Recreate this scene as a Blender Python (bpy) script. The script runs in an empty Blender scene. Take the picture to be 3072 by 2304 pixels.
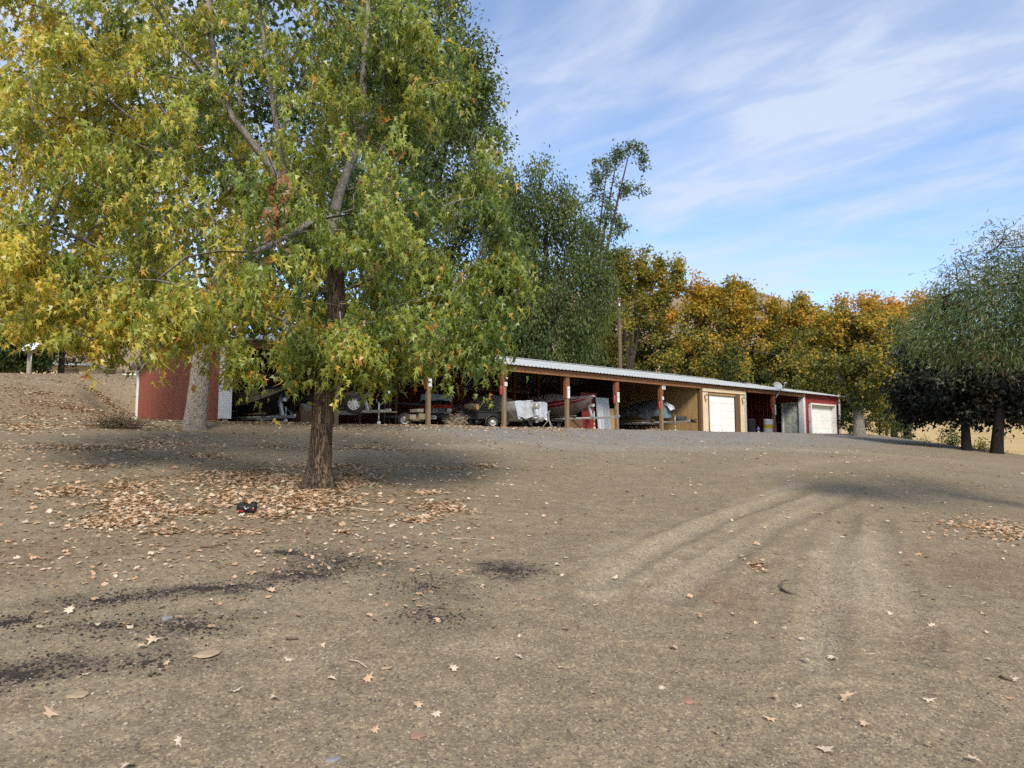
import bpy, bmesh, math, random
import numpy as np
from mathutils import Vector, Matrix
R = math.radians
random.seed(7); rng = np.random.default_rng(11)
scene = bpy.context.scene
C = scene.collection

# ------------------------------------------------------------------ camera, sky, sun, exposure
PITCH = R(5.3); FPX = 2130.0; EYE = 1.6
cam_d = bpy.data.cameras.new('camera'); cam = bpy.data.objects.new('camera', cam_d); C.objects.link(cam)
cam_d.sensor_width = 36; cam_d.lens = FPX / 3072 * 36; cam_d.clip_start = 0.05; cam_d.clip_end = 6000
cam.location = (0, 0, EYE); cam.rotation_euler = (R(90) + PITCH, 0, 0)
scene.camera = cam
SUN_EL, SUN_AZ = R(37), R(171)          # azimuth measured from +Y towards +X
sd = Vector((math.sin(SUN_AZ) * math.cos(SUN_EL), math.cos(SUN_AZ) * math.cos(SUN_EL), math.sin(SUN_EL)))
sl = bpy.data.lights.new('sun', 'SUN'); sl.energy = 2.5; sl.angle = R(18); sl.color = (1.0, 0.93, 0.82)
so = bpy.data.objects.new('sun', sl); C.objects.link(so); so.rotation_euler = sd.to_track_quat('Z', 'Y').to_euler()
world = bpy.data.worlds.new('World'); scene.world = world; world.use_nodes = True
wn, wl = world.node_tree.nodes, world.node_tree.links
bg = wn['Background']; bg.inputs['Strength'].default_value = 0.135
sky = wn.new('ShaderNodeTexSky'); sky.sky_type = 'NISHITA'; sky.sun_disc = False
sky.sun_elevation = SUN_EL; sky.sun_rotation = SUN_AZ; sky.altitude = 700; sky.air_density = 0.9; sky.dust_density = 0.2; sky.ozone_density = 3.0
tc = wn.new('ShaderNodeTexCoord')
sep = wn.new('ShaderNodeSeparateXYZ'); wl.new(tc.outputs['Generated'], sep.inputs[0])
def wm(op, a, b):
    n = wn.new('ShaderNodeMath'); n.operation = op
    for i, v in enumerate((a, b)):
        if isinstance(v, (int, float)): n.inputs[i].default_value = v
        else: wl.new(v, n.inputs[i])
    return n.outputs[0]
zc = wm('ADD', wm('MAXIMUM', sep.outputs[2], 0.0), 0.10)
cmb = wn.new('ShaderNodeCombineXYZ'); wl.new(wm('DIVIDE', sep.outputs[0], zc), cmb.inputs[0]); wl.new(wm('DIVIDE', sep.outputs[1], zc), cmb.inputs[1])
def cloud(rot, sc, nscale, detail, rough, lo, hi, dist=0.4):
    m0 = wn.new('ShaderNodeMapping'); m0.inputs['Rotation'].default_value = (0, 0, rot); wl.new(cmb.outputs[0], m0.inputs[0])
    m = wn.new('ShaderNodeMapping'); m.inputs['Scale'].default_value = sc; wl.new(m0.outputs[0], m.inputs[0])
    n = wn.new('ShaderNodeTexNoise'); n.inputs['Scale'].default_value = nscale; n.inputs['Detail'].default_value = detail
    n.inputs['Roughness'].default_value = rough; n.inputs['Distortion'].default_value = dist; wl.new(m.outputs[0], n.inputs['Vector'])
    r = wn.new('ShaderNodeMapRange'); r.interpolation_type = 'SMOOTHSTEP'
    r.inputs[1].default_value = lo; r.inputs[2].default_value = hi; wl.new(n.outputs[0], r.inputs[0]); return r.outputs[0]
c1 = cloud(R(52), (0.40, 1.25, 1), 0.95, 5, 0.55, 0.32, 0.70)
c2 = cloud(R(40), (0.9, 1.9, 1), 3.0, 7, 0.6, 0.36, 0.72)
zf_ = wn.new('ShaderNodeMapRange'); zf_.interpolation_type = 'SMOOTHSTEP'; zf_.inputs[1].default_value = .06; zf_.inputs[2].default_value = .5; zf_.inputs[3].default_value = .75; zf_.inputs[4].default_value = 1.0; wl.new(sep.outputs[2], zf_.inputs[0])
cf = wm('MINIMUM', wm('ADD', wm('MULTIPLY', c1, 0.72), wm('MULTIPLY', wm('MULTIPLY', c2, wm('ADD', c1, 0.35)), 0.5)), 0.85)
mix = wn.new('ShaderNodeMixRGB'); wl.new(wm('MULTIPLY', cf, zf_.outputs[0]), mix.inputs[0]); wl.new(sky.outputs[0], mix.inputs[1]); mix.inputs[2].default_value = (2.9, 3.2, 3.85, 1)
wl.new(mix.outputs[0], bg.inputs['Color'])
scene.view_settings.view_transform = 'Standard'; scene.view_settings.look = 'None'
scene.view_settings.exposure = 0.92; scene.view_settings.gamma = 1
scene.render.engine = 'CYCLES'; scene.cycles.use_denoising = False; scene.cycles.max_bounces = 6
scene.cycles.diffuse_bounces = 3; scene.cycles.transmission_bounces = 4; scene.cycles.use_adaptive_sampling = True; scene.cycles.adaptive_threshold = 0.02

# ------------------------------------------------------------------ geometry of the place
cP, sP = math.cos(PITCH), math.sin(PITCH)
def ray(px, py):
    a, b = (px - 1536) / FPX, (1152 - py) / FPX
    return a, cP - b * sP, sP + b * cP
def at(px, py, Y):                         # point seen at a pixel of the photograph, Y metres ahead
    a, d, v = ray(px, py); k = Y / d
    return Vector((a * k, Y, EYE + v * k))
X0, Y0, TH = -9.40, 23.02, R(50.7)
U = Vector((math.sin(TH), math.cos(TH), 0)); W = Vector((-math.cos(TH), math.sin(TH), 0)); ZF = 2.53
def B(s, t, z=0.0): return Vector((X0, Y0, ZF + z)) + U * s + W * t
def S(px, t=0.0, z=1.2):                   # place along the shed front seen in column px
    a = (px - 1536) / FPX; o = B(0, t, z - 0); zr = ZF + z - EYE
    return (a * (o.y * cP + zr * sP) - o.x) / (U.x - a * U.y * cP)
def T(px, s, z=1.2):
    a = (px - 1536) / FPX; o = B(s, 0, z); zr = ZF + z - EYE
    return (a * (o.y * cP + zr * sP) - o.x) / (W.x - a * W.y * cP)
RZF = math.atan2(-W.y, -W.x)               # heading: out of the shed

def vnoise(x, y, seed=0):
    xi = np.floor(x).astype(np.int64); yi = np.floor(y).astype(np.int64); fx = x - xi; fy = y - yi
    def h(a, b):
        n = (a * 374761393 + b * 668265263 + seed * 974634777) & 0xffffffff
        n = ((n ^ (n >> 13)) * 1274126177) & 0xffffffff
        return ((n ^ (n >> 16)) & 0xffff) / 65535.0
    u = fx * fx * (3 - 2 * fx); v = fy * fy * (3 - 2 * fy)
    return (h(xi, yi) * (1 - u) + h(xi + 1, yi) * u) * (1 - v) + (h(xi, yi + 1) * (1 - u) + h(xi + 1, yi + 1) * u) * v
def sst(a, b, x):
    q = np.clip((x - a) / (b - a), 0, 1); return q * q * (3 - 2 * q)
def gz(x, y, fine=False):
    x = np.asarray(x, float); y = np.asarray(y, float)
    p = 0.0885 * y - 0.056 * x; k = 0.07; cl = ZF + 0.02
    z = -k * np.logaddexp(-np.clip(p, -8, 8) / k, -cl / k)
    dx, dy = x - X0, y - Y0
    s = dx * U.x + dy * U.y; t = dx * W.x + dy * W.y
    bank = sst(8.0, 18.0, t + 0.25 * np.clip(-s, 0, 20)) * ((1 - sst(12.8, 14.5, t)) * sst(.0, -2.6, s) + sst(12.8, 14.5, t) * sst(16, 7, s))
    z = z + bank * (2.75 + 0.5 * vnoise(x * .12, y * .12, 3) - 0.05 * np.clip(-s, 0, 20)) - 0.9 * sst(24, 42, t) * sst(16, 7, s)
    drop = sst(20.8, 25.5, x - 0.05 * np.clip(y - 36, -20, 30)) * sst(8, 22, y)
    z = z - 1.6 * drop
    r = np.sqrt(x * x + y * y)
    ang = np.arctan2(x, y)
    hill = sst(75, 520, r) * (78 + 22 * np.sin(ang * 3.1 + 1.2) + 16 * np.sin(ang * 7.3 + .4) + 7 * np.sin(ang * 17 + 2)) * (y > -200)
    hill *= 0.85 + 0.15 * vnoise(x * .02, y * .02, 5)
    z = z + np.where(y > 0, hill, hill * 0.35)
    near = sst(60, 25, r)
    z = z + near * (0.05 * (vnoise(x * .5, y * .5, 1) - .5) + 0.022 * (vnoise(x * 1.9, y * 1.9, 2) - .5))
    if fine:
        nf = sst(22, 8, r)
        z = z + nf * (0.016 * (vnoise(x * 6, y * 6, 8) - .5) + 0.009 * (vnoise(x * 17, y * 17, 9) - .5) + 0.004 * (vnoise(x * 41, y * 41, 10) - .5))
    return z
def on_ground(px, py):
    a, d, v = ray(px, py); lo = 1.0; prev = 1.0
    ks = np.concatenate([np.arange(1, 30, .05), np.arange(30, 120, .25)])
    h = EYE + v * ks - gz(a * ks, d * ks)
    i = int(np.argmax(h < 0)) if (h < 0).any() else len(ks) - 1
    k0, k1 = ks[max(i - 1, 0)], ks[i]; h0, h1 = h[max(i - 1, 0)], h[i]
    k = k0 + (k1 - k0) * h0 / (h0 - h1) if h0 != h1 else k1
    return Vector((a * k, d * k, float(gz(a * k, d * k))))

# ------------------------------------------------------------------ materials
def new_mat(name):
    m = bpy.data.materials.new(name); m.use_nodes = True
    return m, m.node_tree.nodes, m.node_tree.links, m.node_tree.nodes['Principled BSDF']
def ramp(nt, stops):
    r = nt.new('ShaderNodeValToRGB'); e = r.color_ramp.elements
    while len(e) < len(stops): e.new(0.5)
    for i, (p, c) in enumerate(stops): e[i].position = p; e[i].color = (*c, 1)
    return r
def pm(name, ca, cb=None, scale=4.0, rough=0.7, metal=0.0, bump=0.0, stretch=(1, 1, 1), spec=0.4, detail=5, lo=.3, hi=.7, coat=0.0):
    m, nt, lk, b = new_mat(name)
    b.inputs['Roughness'].default_value = rough; b.inputs['Metallic'].default_value = metal
    b.inputs['Specular IOR Level'].default_value = spec; b.inputs['Coat Weight'].default_value = coat
    cb = cb or tuple(x * .75 for x in ca)
    t = nt.new('ShaderNodeTexCoord'); mp = nt.new('ShaderNodeMapping'); mp.inputs['Scale'].default_value = stretch; lk.new(t.outputs['Object'], mp.inputs[0])
    n = nt.new('ShaderNodeTexNoise'); n.inputs['Scale'].default_value = scale; n.inputs['Detail'].default_value = detail; n.inputs['Roughness'].default_value = .6
    lk.new(mp.outputs[0], n.inputs['Vector'])
    r = ramp(nt, [(lo, ca), (hi, cb)]); lk.new(n.outputs[0], r.inputs[0]); lk.new(r.outputs[0], b.inputs['Base Color'])
    if bump:
        bn = nt.new('ShaderNodeBump'); bn.inputs['Strength'].default_value = bump; bn.inputs['Distance'].default_value = .02
        lk.new(n.outputs[0], bn.inputs['Height']); lk.new(bn.outputs[0], b.inputs['Normal'])
    return m
def leaf_mat(name, stops, transl=0.35, rough=0.5, spec=0.35, tboost=1.5):
    m, nt, lk, b = new_mat(name)
    a = nt.new('ShaderNodeAttribute'); a.attribute_name = 'tint'
    r = ramp(nt, stops); lk.new(a.outputs['Fac'], r.inputs[0]); lk.new(r.outputs[0], b.inputs['Base Color'])
    b.inputs['Roughness'].default_value = rough; b.inputs['Specular IOR Level'].default_value = spec
    tr = nt.new('ShaderNodeBsdfTranslucent'); g = nt.new('ShaderNodeMixRGB'); g.blend_type = 'MULTIPLY'; g.inputs[0].default_value = 1
    lk.new(r.outputs[0], g.inputs[1]); g.inputs[2].default_value = (tboost, tboost, tboost * .5, 1); lk.new(g.outputs[0], tr.inputs[0])
    mx = nt.new('ShaderNodeMixShader'); mx.inputs[0].default_value = transl
    lk.new(b.outputs[0], mx.inputs[1]); lk.new(tr.outputs[0], mx.inputs[2]); lk.new(mx.outputs[0], nt['Material Output'].inputs[0])
    return m
def bark_mat(name, ca, cb, cc, scale=9, zs=.22, bump=.9):
    m, nt, lk, b = new_mat(name); b.inputs['Roughness'].default_value = .9; b.inputs['Specular IOR Level'].default_value = .2
    t = nt.new('ShaderNodeTexCoord'); mp = nt.new('ShaderNodeMapping'); mp.inputs['Scale'].default_value = (1, 1, zs); lk.new(t.outputs['Object'], mp.inputs[0])
    v = nt.new('ShaderNodeTexVoronoi'); v.feature = 'DISTANCE_TO_EDGE'; v.inputs['Scale'].default_value = scale * 2.2; v.inputs['Randomness'].default_value = 1
    n = nt.new('ShaderNodeTexNoise'); n.inputs['Scale'].default_value = scale; n.inputs['Detail'].default_value = 8; n.inputs['Roughness'].default_value = .7
    nd = nt.new('ShaderNodeMixRGB'); nd.blend_type = 'ADD'; nd.inputs[0].default_value = .25
    lk.new(mp.outputs[0], n.inputs['Vector']); lk.new(mp.outputs[0], nd.inputs[1]); lk.new(n.outputs['Color'], nd.inputs[2]); lk.new(nd.outputs[0], v.inputs['Vector'])
    r = ramp(nt, [(.28, ca), (.5, cb), (.75, cc)]); lk.new(n.outputs[0], r.inputs[0])
    r2 = ramp(nt, [(0, (.25, .25, .25)), (.12, (1, 1, 1))]); lk.new(v.outputs[0], r2.inputs[0])
    mm = nt.new('ShaderNodeMixRGB'); mm.blend_type = 'MULTIPLY'; mm.inputs[0].default_value = .8; lk.new(r.outputs[0], mm.inputs[1]); lk.new(r2.outputs[0], mm.inputs[2])
    lk.new(mm.outputs[0], b.inputs['Base Color'])
    bn = nt.new('ShaderNodeBump'); bn.inputs['Strength'].default_value = bump; bn.inputs['Distance'].default_value = .03
    ad = nt.new('ShaderNodeMath'); ad.operation = 'ADD'; lk.new(r2.outputs[0], ad.inputs[0]); lk.new(n.outputs[0], ad.inputs[1])
    lk.new(ad.outputs[0], bn.inputs['Height']); lk.new(bn.outputs[0], b.inputs['Normal'])
    return m
M = {}
M['red'] = pm('red_painted_metal', (.26, .030, .022), (.17, .022, .018), 3, .5, 0, .05, (1, 1, .3))
M['darkred'] = pm('brick_red_painted_metal', (.21, .052, .020), (.15, .038, .016), 3, .55, 0, .05, (1, 1, .3))
M['white'] = pm('white_paint', (.74, .73, .70), (.60, .59, .56), 2.5, .5)
M['doorwhite'] = pm('white_door_paint', (.80, .79, .76), (.60, .58, .53), 1.6, .45, detail=8, lo=.48, hi=.9)
M['cream'] = pm('cream_panel', (.70, .55, .36), (.58, .44, .28), 2, .7, 0, .05)
M['tan'] = pm('tan_plywood', (.40, .26, .11), (.28, .17, .07), 2.2, .8, 0, .1, (3, 3, .4))
M['brown'] = pm('brown_trim', (.16, .085, .042), (.10, .05, .025), 5, .75, 0, .1, (4, 4, .5))
M['beam'] = pm('stained_beam_wood', (.34, .155, .065), (.20, .085, .035), 3, .75, 0, .2, (1, 1, 8))
M['stain'] = pm('red_stained_wood', (.26, .085, .035), (.15, .05, .022), 6, .75, 0, .2, (5, 5, .6))
M['oldwood'] = pm('weathered_post_wood', (.27, .19, .105), (.15, .10, .055), 7, .85, 0, .4, (5, 5, .4))
M['greywood'] = pm('grey_weathered_wood', (.34, .29, .21), (.20, .16, .11), 5, .85, 0, .3, (1, 6, 6))
M['roof'] = pm('galvanised_roof_metal', (.62, .63, .61), (.40, .41, .40), 2.2, .5, .25, .03, (1, .25, 1), detail=9, lo=.35, hi=.8)
M['galv'] = pm('galvanised_sheet', (.58, .59, .58), (.44, .45, .44), 2, .4, .4)
M['steel'] = pm('dull_steel', (.50, .50, .47), (.30, .29, .26), 9, .45, .5)
M['black'] = pm('black_plastic', (.014, .014, .015), (.022, .022, .022), 4, .6, spec=.2)
M['rubber'] = pm('tyre_rubber', (.025, .025, .026), (.045, .042, .038), 8, .85)
M['blackhull'] = pm('black_gelcoat', (.014, .014, .016), (.02, .02, .022), 2, .2, coat=.3)
M['navy'] = pm('navy_canvas', (.012, .014, .03), (.02, .022, .04), 5, .8, 0, .2)
M['olive'] = pm('tan_boat_panel', (.30, .27, .18), (.22, .19, .13), 2, .5)
M['bronze'] = pm('bronze_boat_paint', (.20, .14, .08), (.12, .085, .05), 2, .35, .3)
M['hullgrey'] = pm('grey_aluminium_hull', (.42, .39, .33), (.30, .28, .24), 2, .4, .4)
M['boatred'] = pm('red_boat_paint', (.36, .018, .026), (.28, .014, .02), 2, .25, coat=.4)
M['offcover'] = pm('pinkish_white_boat_cover', (.66, .58, .55), (.50, .43, .41), 4, .8, 0, .25)
M['silver'] = pm('silver_tarp', (.60, .61, .61), (.38, .39, .39), 5, .38, .35, .4)
M['blacktarp'] = pm('black_tarp', (.05, .05, .055), (.15, .155, .16), 5, .32, .3, .5)
M['bluegrey'] = pm('blue_grey_tarp', (.13, .19, .23), (.08, .12, .15), 5, .5, 0, .4)
M['rim'] = pm('white_wheel_rim', (.66, .63, .55), (.5, .47, .4), 4, .4)
M['truck'] = pm('orange_red_truck_paint', (.42, .055, .022), (.34, .04, .018), 2, .25, coat=.5)
M['glass'] = pm('dark_glass', (.02, .03, .035), (.03, .04, .045), 2, .08)
M['teal'] = pm('pale_blue_sheet', (.36, .50, .52), (.25, .38, .42), 6, .6)
M['lamp'] = pm('headlight_lens', (.7, .7, .66), (.5, .5, .48), 6, .15)
M['yellow'] = pm('yellow_plastic', (.66, .50, .07), (.56, .40, .05), 3, .5)
M['bwhite'] = pm('white_plastic', (.74, .73, .70), (.62, .61, .58), 3, .45)
M['doorgrey'] = pm('grey_green_door_paint', (.48, .51, .46), (.42, .45, .41), 2, .5)
M['fire'] = pm('fire_extinguisher_red', (.42, .03, .03), None, 2, .3, coat=.4)
M['brass'] = pm('aged_brass', (.30, .24, .11), (.2, .15, .07), 6, .4, .6)
M['lantern'] = pm('lantern_glass', (.66, .60, .44), (.5, .44, .3), 8, .2)
M['dish'] = pm('pale_dish_enamel', (.70, .74, .78), (.62, .66, .70), 3, .4)
M['greydish'] = pm('grey_dish_enamel', (.46, .48, .46), (.40, .42, .40), 3, .45)
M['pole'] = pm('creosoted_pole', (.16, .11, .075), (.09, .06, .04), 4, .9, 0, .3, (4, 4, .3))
M['wire'] = pm('dark_wire', (.05, .05, .05), (.08, .08, .08), 4, .6)
M['stick'] = pm('brown_stick', (.09, .06, .04), (.16, .11, .07), 12, .9, 0, .4)
M['palestick'] = pm('pale_dry_twig', (.48, .38, .27), (.34, .26, .18), 12, .9, 0, .3)
M['ink'] = pm('silver_lettering', (.60, .60, .60), (.55, .55, .55), 3, .4)
M['inkdark'] = pm('dark_print', (.05, .06, .09), None, 3, .6)
M['blueplastic'] = pm('blue_plastic', (.12, .14, .34), None, 4, .45)
M['stone_a'] = pm('reddish_stone', (.34, .20, .13), (.26, .15, .10), 14, .85, 0, .3)
M['stone_b'] = pm('tan_stone', (.42, .31, .19), (.32, .23, .14), 14, .85, 0, .3)
M['stone_c'] = pm('grey_stone', (.26, .25, .24), (.19, .18, .175), 14, .85, 0, .3)
M['housewall'] = pm('beige_house_wall', (.62, .48, .30), (.56, .43, .27), 2, .8)
M['bark_near'] = bark_mat('furrowed_maple_bark', (.055, .036, .024), (.15, .105, .07), (.26, .175, .11), 11, .14, 1.0)
M['bark_pale'] = bark_mat('pale_flaking_bark', (.20, .145, .10), (.56, .47, .37), (.78, .69, .58), 18, .5, .9)
M['bark_limb'] = bark_mat('grey_limb_bark', (.14, .12, .10), (.28, .25, .21), (.42, .38, .33), 14, .3, .5)
M['bark_black'] = bark_mat('shaded_black_bark', (.006, .005, .004), (.016, .013, .010), (.03, .024, .018), 8, .3, .6)  # near black colour stands in for the shadow these trunks are in
M['bark_dark'] = bark_mat('dark_bark', (.03, .024, .018), (.07, .055, .04), (.12, .095, .07), 8, .3, .6)

# ------------------------------------------------------------------ mesh helpers
def link(o, parent=None):
    C.objects.link(o)
    if parent is not None: o.parent = parent
    return o
def tag(o, label=None, cat=None, group=None, kind=None):
    if label: o['label'] = label
    if cat: o['category'] = cat
    if group: o['group'] = group
    if kind: o['kind'] = kind
    return o
def empty(name, loc=(0, 0, 0), rz=0.0, label=None, cat=None, group=None, rot=None):
    o = bpy.data.objects.new(name, None); o.empty_display_size = .2; o.location = loc
    o.rotation_euler = rot or (0, 0, rz); C.objects.link(o)
    return tag(o, label, cat, group)
class MB:
    def __init__(s): s.v = []; s.f = []
    def add(s, vs, fs):
        o = len(s.v); s.v += [tuple(p) for p in vs]; s.f += [tuple(i + o for i in f) for f in fs]; return s
    def box(s, c, d, rot=None, bev=0.0):
        x, y, z = (k / 2 for k in d); b = min(bev, x * .9, y * .9, z * .9)
        if b <= 0:
            vs = [(-x, -y, -z), (x, -y, -z), (x, y, -z), (-x, y, -z), (-x, -y, z), (x, -y, z), (x, y, z), (-x, y, z)]
            fs = [(0, 3, 2, 1), (4, 5, 6, 7), (0, 1, 5, 4), (1, 2, 6, 5), (2, 3, 7, 6), (3, 0, 4, 7)]
        else:
            bm = bmesh.new(); bmesh.ops.create_cube(bm, size=1)
            for v in bm.verts: v.co = Vector((v.co.x * d[0], v.co.y * d[1], v.co.z * d[2]))
            bmesh.ops.bevel(bm, geom=bm.edges[:], offset=b, segments=2, affect='EDGES', profile=.5)
            bm.verts.index_update(); vs = [v.co[:] for v in bm.verts]; fs = [tuple(v.index for v in f.verts) for f in bm.faces]; bm.free()
        if rot is not None:
            m = rot if isinstance(rot, Matrix) else Matrix.Rotation(rot, 3, 'Z'); vs = [m @ Vector(v) for v in vs]
        return s.add([Vector(v) + Vector(c) for v in vs], fs)
    def tube(s, pts, rad, n=8, cap=True):
        pts = [Vector(p) for p in pts]; rad = rad if hasattr(rad, '__len__') else [rad] * len(pts)
        ref = None; vs = []; fs = []
        for i, p in enumerate(pts):
            d = (pts[min(i + 1, len(pts) - 1)] - pts[max(i - 1, 0)]).normalized()
            if ref is None: ref = Vector((1, 0, 0)) if abs(d.x) < .9 else Vector((0, 1, 0))
            a = (ref - d * ref.dot(d)).normalized(); ref = a; b = d.cross(a)
            for k in range(n):
                w = 2 * math.pi * k / n; vs.append(p + (a * math.cos(w) + b * math.sin(w)) * rad[i])
        for i in range(len(pts) - 1):
            for k in range(n): fs.append((i * n + k, i * n + (k + 1) % n, (i + 1) * n + (k + 1) % n, (i + 1) * n + k))
        if cap: fs.append(tuple(range(n - 1, -1, -1))); fs.append(tuple((len(pts) - 1) * n + k for k in range(n)))
        return s.add(vs, fs)
    def lathe(s, prof, n=20, c=(0, 0, 0), axis='Z'):
        vs = []; fs = []
        for r, z in prof:
            for k in range(n):
                w = 2 * math.pi * k / n; p = (r * math.cos(w), r * math.sin(w), z)
                if axis == 'Y': p = (p[0], p[2], p[1])
                if axis == 'X': p = (p[2], p[0], p[1])
                vs.append(Vector(p) + Vector(c))
        for i in range(len(prof) - 1):
            for k in range(n): fs.append((i * n + k, i * n + (k + 1) % n, (i + 1) * n + (k + 1) % n, (i + 1) * n + k))
        return s.add(vs, fs)
    def loft(s, rows, closed=False, caps=False):
        n = len(rows[0]); vs = [p for r in rows for p in r]; fs = []
        for i in range(len(rows) - 1):
            for k in range(n if closed else n - 1):
                fs.append((i * n + k, i * n + (k + 1) % n, (i + 1) * n + (k + 1) % n, (i + 1) * n + k))
        if caps: fs.append(tuple(range(n - 1, -1, -1))); fs.append(tuple((len(rows) - 1) * n + k for k in range(n)))
        return s.add(vs, fs)
    def mesh(s, name, m, smooth=False):
        me = bpy.data.meshes.new(name); me.from_pydata([tuple(v) for v in s.v], [], s.f); me.update()
        if smooth:
            me.polygons.foreach_set('use_smooth', [True] * len(me.polygons))
        if m: me.materials.append(m)
        return me
    def build(s, name, m, parent=None, smooth=False, loc=None, rz=0):
        o = bpy.data.objects.new(name, s.mesh(name, m, smooth)); link(o, parent)
        if loc is not None: o.location = loc
        o.rotation_euler = (0, 0, rz); return o
def np_mesh(name, V, F, mat_, attrs=None, smooth=False):   # F: (n,3) or (n,4)
    me = bpy.data.meshes.new(name); V = np.asarray(V, np.float32); F = np.asarray(F, np.int32); k = F.shape[1]
    me.vertices.add(len(V)); me.vertices.foreach_set('co', V.ravel())
    me.loops.add(F.size); me.loops.foreach_set('vertex_index', F.ravel())
    me.polygons.add(len(F)); me.polygons.foreach_set('loop_start', np.arange(0, F.size, k, dtype=np.int32))
    try: me.polygons.foreach_set('loop_total', np.full(len(F), k, np.int32))
    except Exception: pass
    me.polygons.foreach_set('use_smooth', np.full(len(F), smooth, bool))
    for an, av in (attrs or {}).items():
        a = me.attributes.new(an, 'FLOAT', 'POINT'); a.data.foreach_set('value', np.asarray(av, np.float32).ravel())
    me.update(calc_edges=True); me.validate()
    if mat_: me.materials.append(mat_)
    return me

# ------------------------------------------------------------------ ground: one sheet out to the hills
def world_blob(px, py, rx, ry):
    c = on_ground(px, py); d = math.hypot(c.x, c.y)
    n = on_ground(px, py + ry); f = on_ground(px, py - ry)
    return c, rx / FPX * d, max(.04, (f - n).length / 2)
def blob_mask(x, y, blobs, seed, soft=.8):
    m = np.zeros_like(x)
    for (px, py, rx, ry, a) in blobs:
        c, wx, wy = world_blob(px, py, rx, ry); d = math.hypot(c.x, c.y); ex = np.array((c.y / d, -c.x / d)); ey = np.array((c.x / d, c.y / d))
        qx = ((x - c.x) * ex[0] + (y - c.y) * ex[1]) / wx; qy = ((x - c.x) * ey[0] + (y - c.y) * ey[1]) / wy
        w = (vnoise(x * 2.3, y * 2.3, seed) - .5) * 1.1 + (vnoise(x * 7, y * 7, seed + 1) - .5) * .7 + (vnoise(x * 21, y * 21, seed + 2) - .5) * .4
        m = np.maximum(m, a * sst(1.15, 1.15 - soft, np.sqrt(qx * qx + qy * qy) + w * .8))
    return m
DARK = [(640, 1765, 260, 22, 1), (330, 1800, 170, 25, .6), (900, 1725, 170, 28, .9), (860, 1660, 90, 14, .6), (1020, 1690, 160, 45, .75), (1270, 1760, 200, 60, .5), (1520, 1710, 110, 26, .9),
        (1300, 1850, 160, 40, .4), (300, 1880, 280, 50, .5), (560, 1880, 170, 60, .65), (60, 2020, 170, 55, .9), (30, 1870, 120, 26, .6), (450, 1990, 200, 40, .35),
        (1160, 1625, 120, 26, .35), (2900, 1440, 400, 40, .12)]  # last faint entry paints the willow's shade band onto the dirt
DUST = [(1850, 1690, 130, 50, .8), (1980, 1640, 130, 26, .8), (2110, 1570, 130, 18, .8), (2250, 1510, 110, 12, .6), (2060, 1700, 150, 30, .7), (2200, 1640, 140, 20, .6), (1800, 1660, 40, 18, .7),
        (1860, 1640, 40, 14, .7), (2560, 1680, 120, 45, .95), (2600, 1780, 110, 60, .6), (2480, 1720, 20, 60, .8), (2740, 1840, 150, 60, .35), (150, 1405, 330, 14, .7), (600, 1392, 300, 12, .4), (900, 1990, 200, 50, .3), (1500, 1950, 250, 50, .3), (140, 2170, 150, 70, .5)]
REDS = [(2180, 1790, 120, 50, .8), (2560, 1830, 90, 30, .5), (2950, 1700, 200, 60, .8), (2780, 1900, 200, 60, .5), (40, 2110, 100, 60, .6), (640, 1980, 90, 30, .5), (350, 1640, 400, 60, .7), (750, 1590, 300, 30, .5), (2110, 1720, 90, 30, .6)]
def line_mask(x, y, pts, w, a, seed):
    W_ = [on_ground(*q_) for q_ in pts]; dm = np.full_like(x, 9.0)
    for a_, b_ in zip(W_, W_[1:]):
        ex, ey = b_.x - a_.x, b_.y - a_.y; u_ = np.clip(((x - a_.x) * ex + (y - a_.y) * ey) / (ex * ex + ey * ey), 0, 1)
        dm = np.minimum(dm, np.hypot(x - a_.x - u_ * ex, y - a_.y - u_ * ey))
    nz = .45 + .75 * vnoise(x * 1.1, y * 1.1, seed) + .5 * (vnoise(x * 5, y * 5, seed + 1) - .5)
    return a * sst(w * 1.2, w * .35, dm + .25 * w * (vnoise(x * 9, y * 9, seed + 2) - .5)) * np.clip(nz, 0, 1)
TRACKS = [([(1790, 1790), (1850, 1720), (1960, 1650), (2100, 1580), (2250, 1510), (2400, 1450)], .20, .95), ([(1990, 1790), (2080, 1720), (2200, 1640), (2330, 1560), (2480, 1480)], .22, .7), ([(2440, 1990), (2480, 1820), (2500, 1700), (2520, 1600)], .14, .8),
          ([(2580, 1860), (2590, 1720), (2600, 1620)], .34, .9), ([(2720, 1850), (2680, 1700), (2650, 1600)], .16, .6), ([(0, 1425), (300, 1405), (600, 1392), (900, 1370), (1300, 1342), (1700, 1330)], .85, .75), ([(1500, 1340), (2000, 1345), (2500, 1352), (3000, 1395)], 1.1, .55), ([(2200, 1420), (2450, 1385), (2700, 1370)], .5, .5), ([(1790, 1690), (1880, 1620)], .16, .7)]
m, nt, lk, b = new_mat('dirt_and_gravel'); M['ground'] = m
b.inputs['Roughness'].default_value = .95; b.inputs['Specular IOR Level'].default_value = .12
tcn = nt.new('ShaderNodeTexCoord')
def tn(scale, detail=4, rough=.6):
    n = nt.new('ShaderNodeTexNoise'); n.inputs['Scale'].default_value = scale; n.inputs['Detail'].default_value = detail; n.inputs['Roughness'].default_value = rough
    lk.new(tcn.outputs['Object'], n.inputs['Vector']); return n.outputs[0]
def mixc(f, a, bb, mode='MIX'):
    q = nt.new('ShaderNodeMixRGB'); q.blend_type = mode
    for i, v in enumerate((f, a, bb)):
        if isinstance(v, (int, float)): q.inputs[i].default_value = v
        elif isinstance(v, tuple): q.inputs[i].default_value = (*v, 1)
        else: lk.new(v, q.inputs[i])
    return q.outputs[0]
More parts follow.
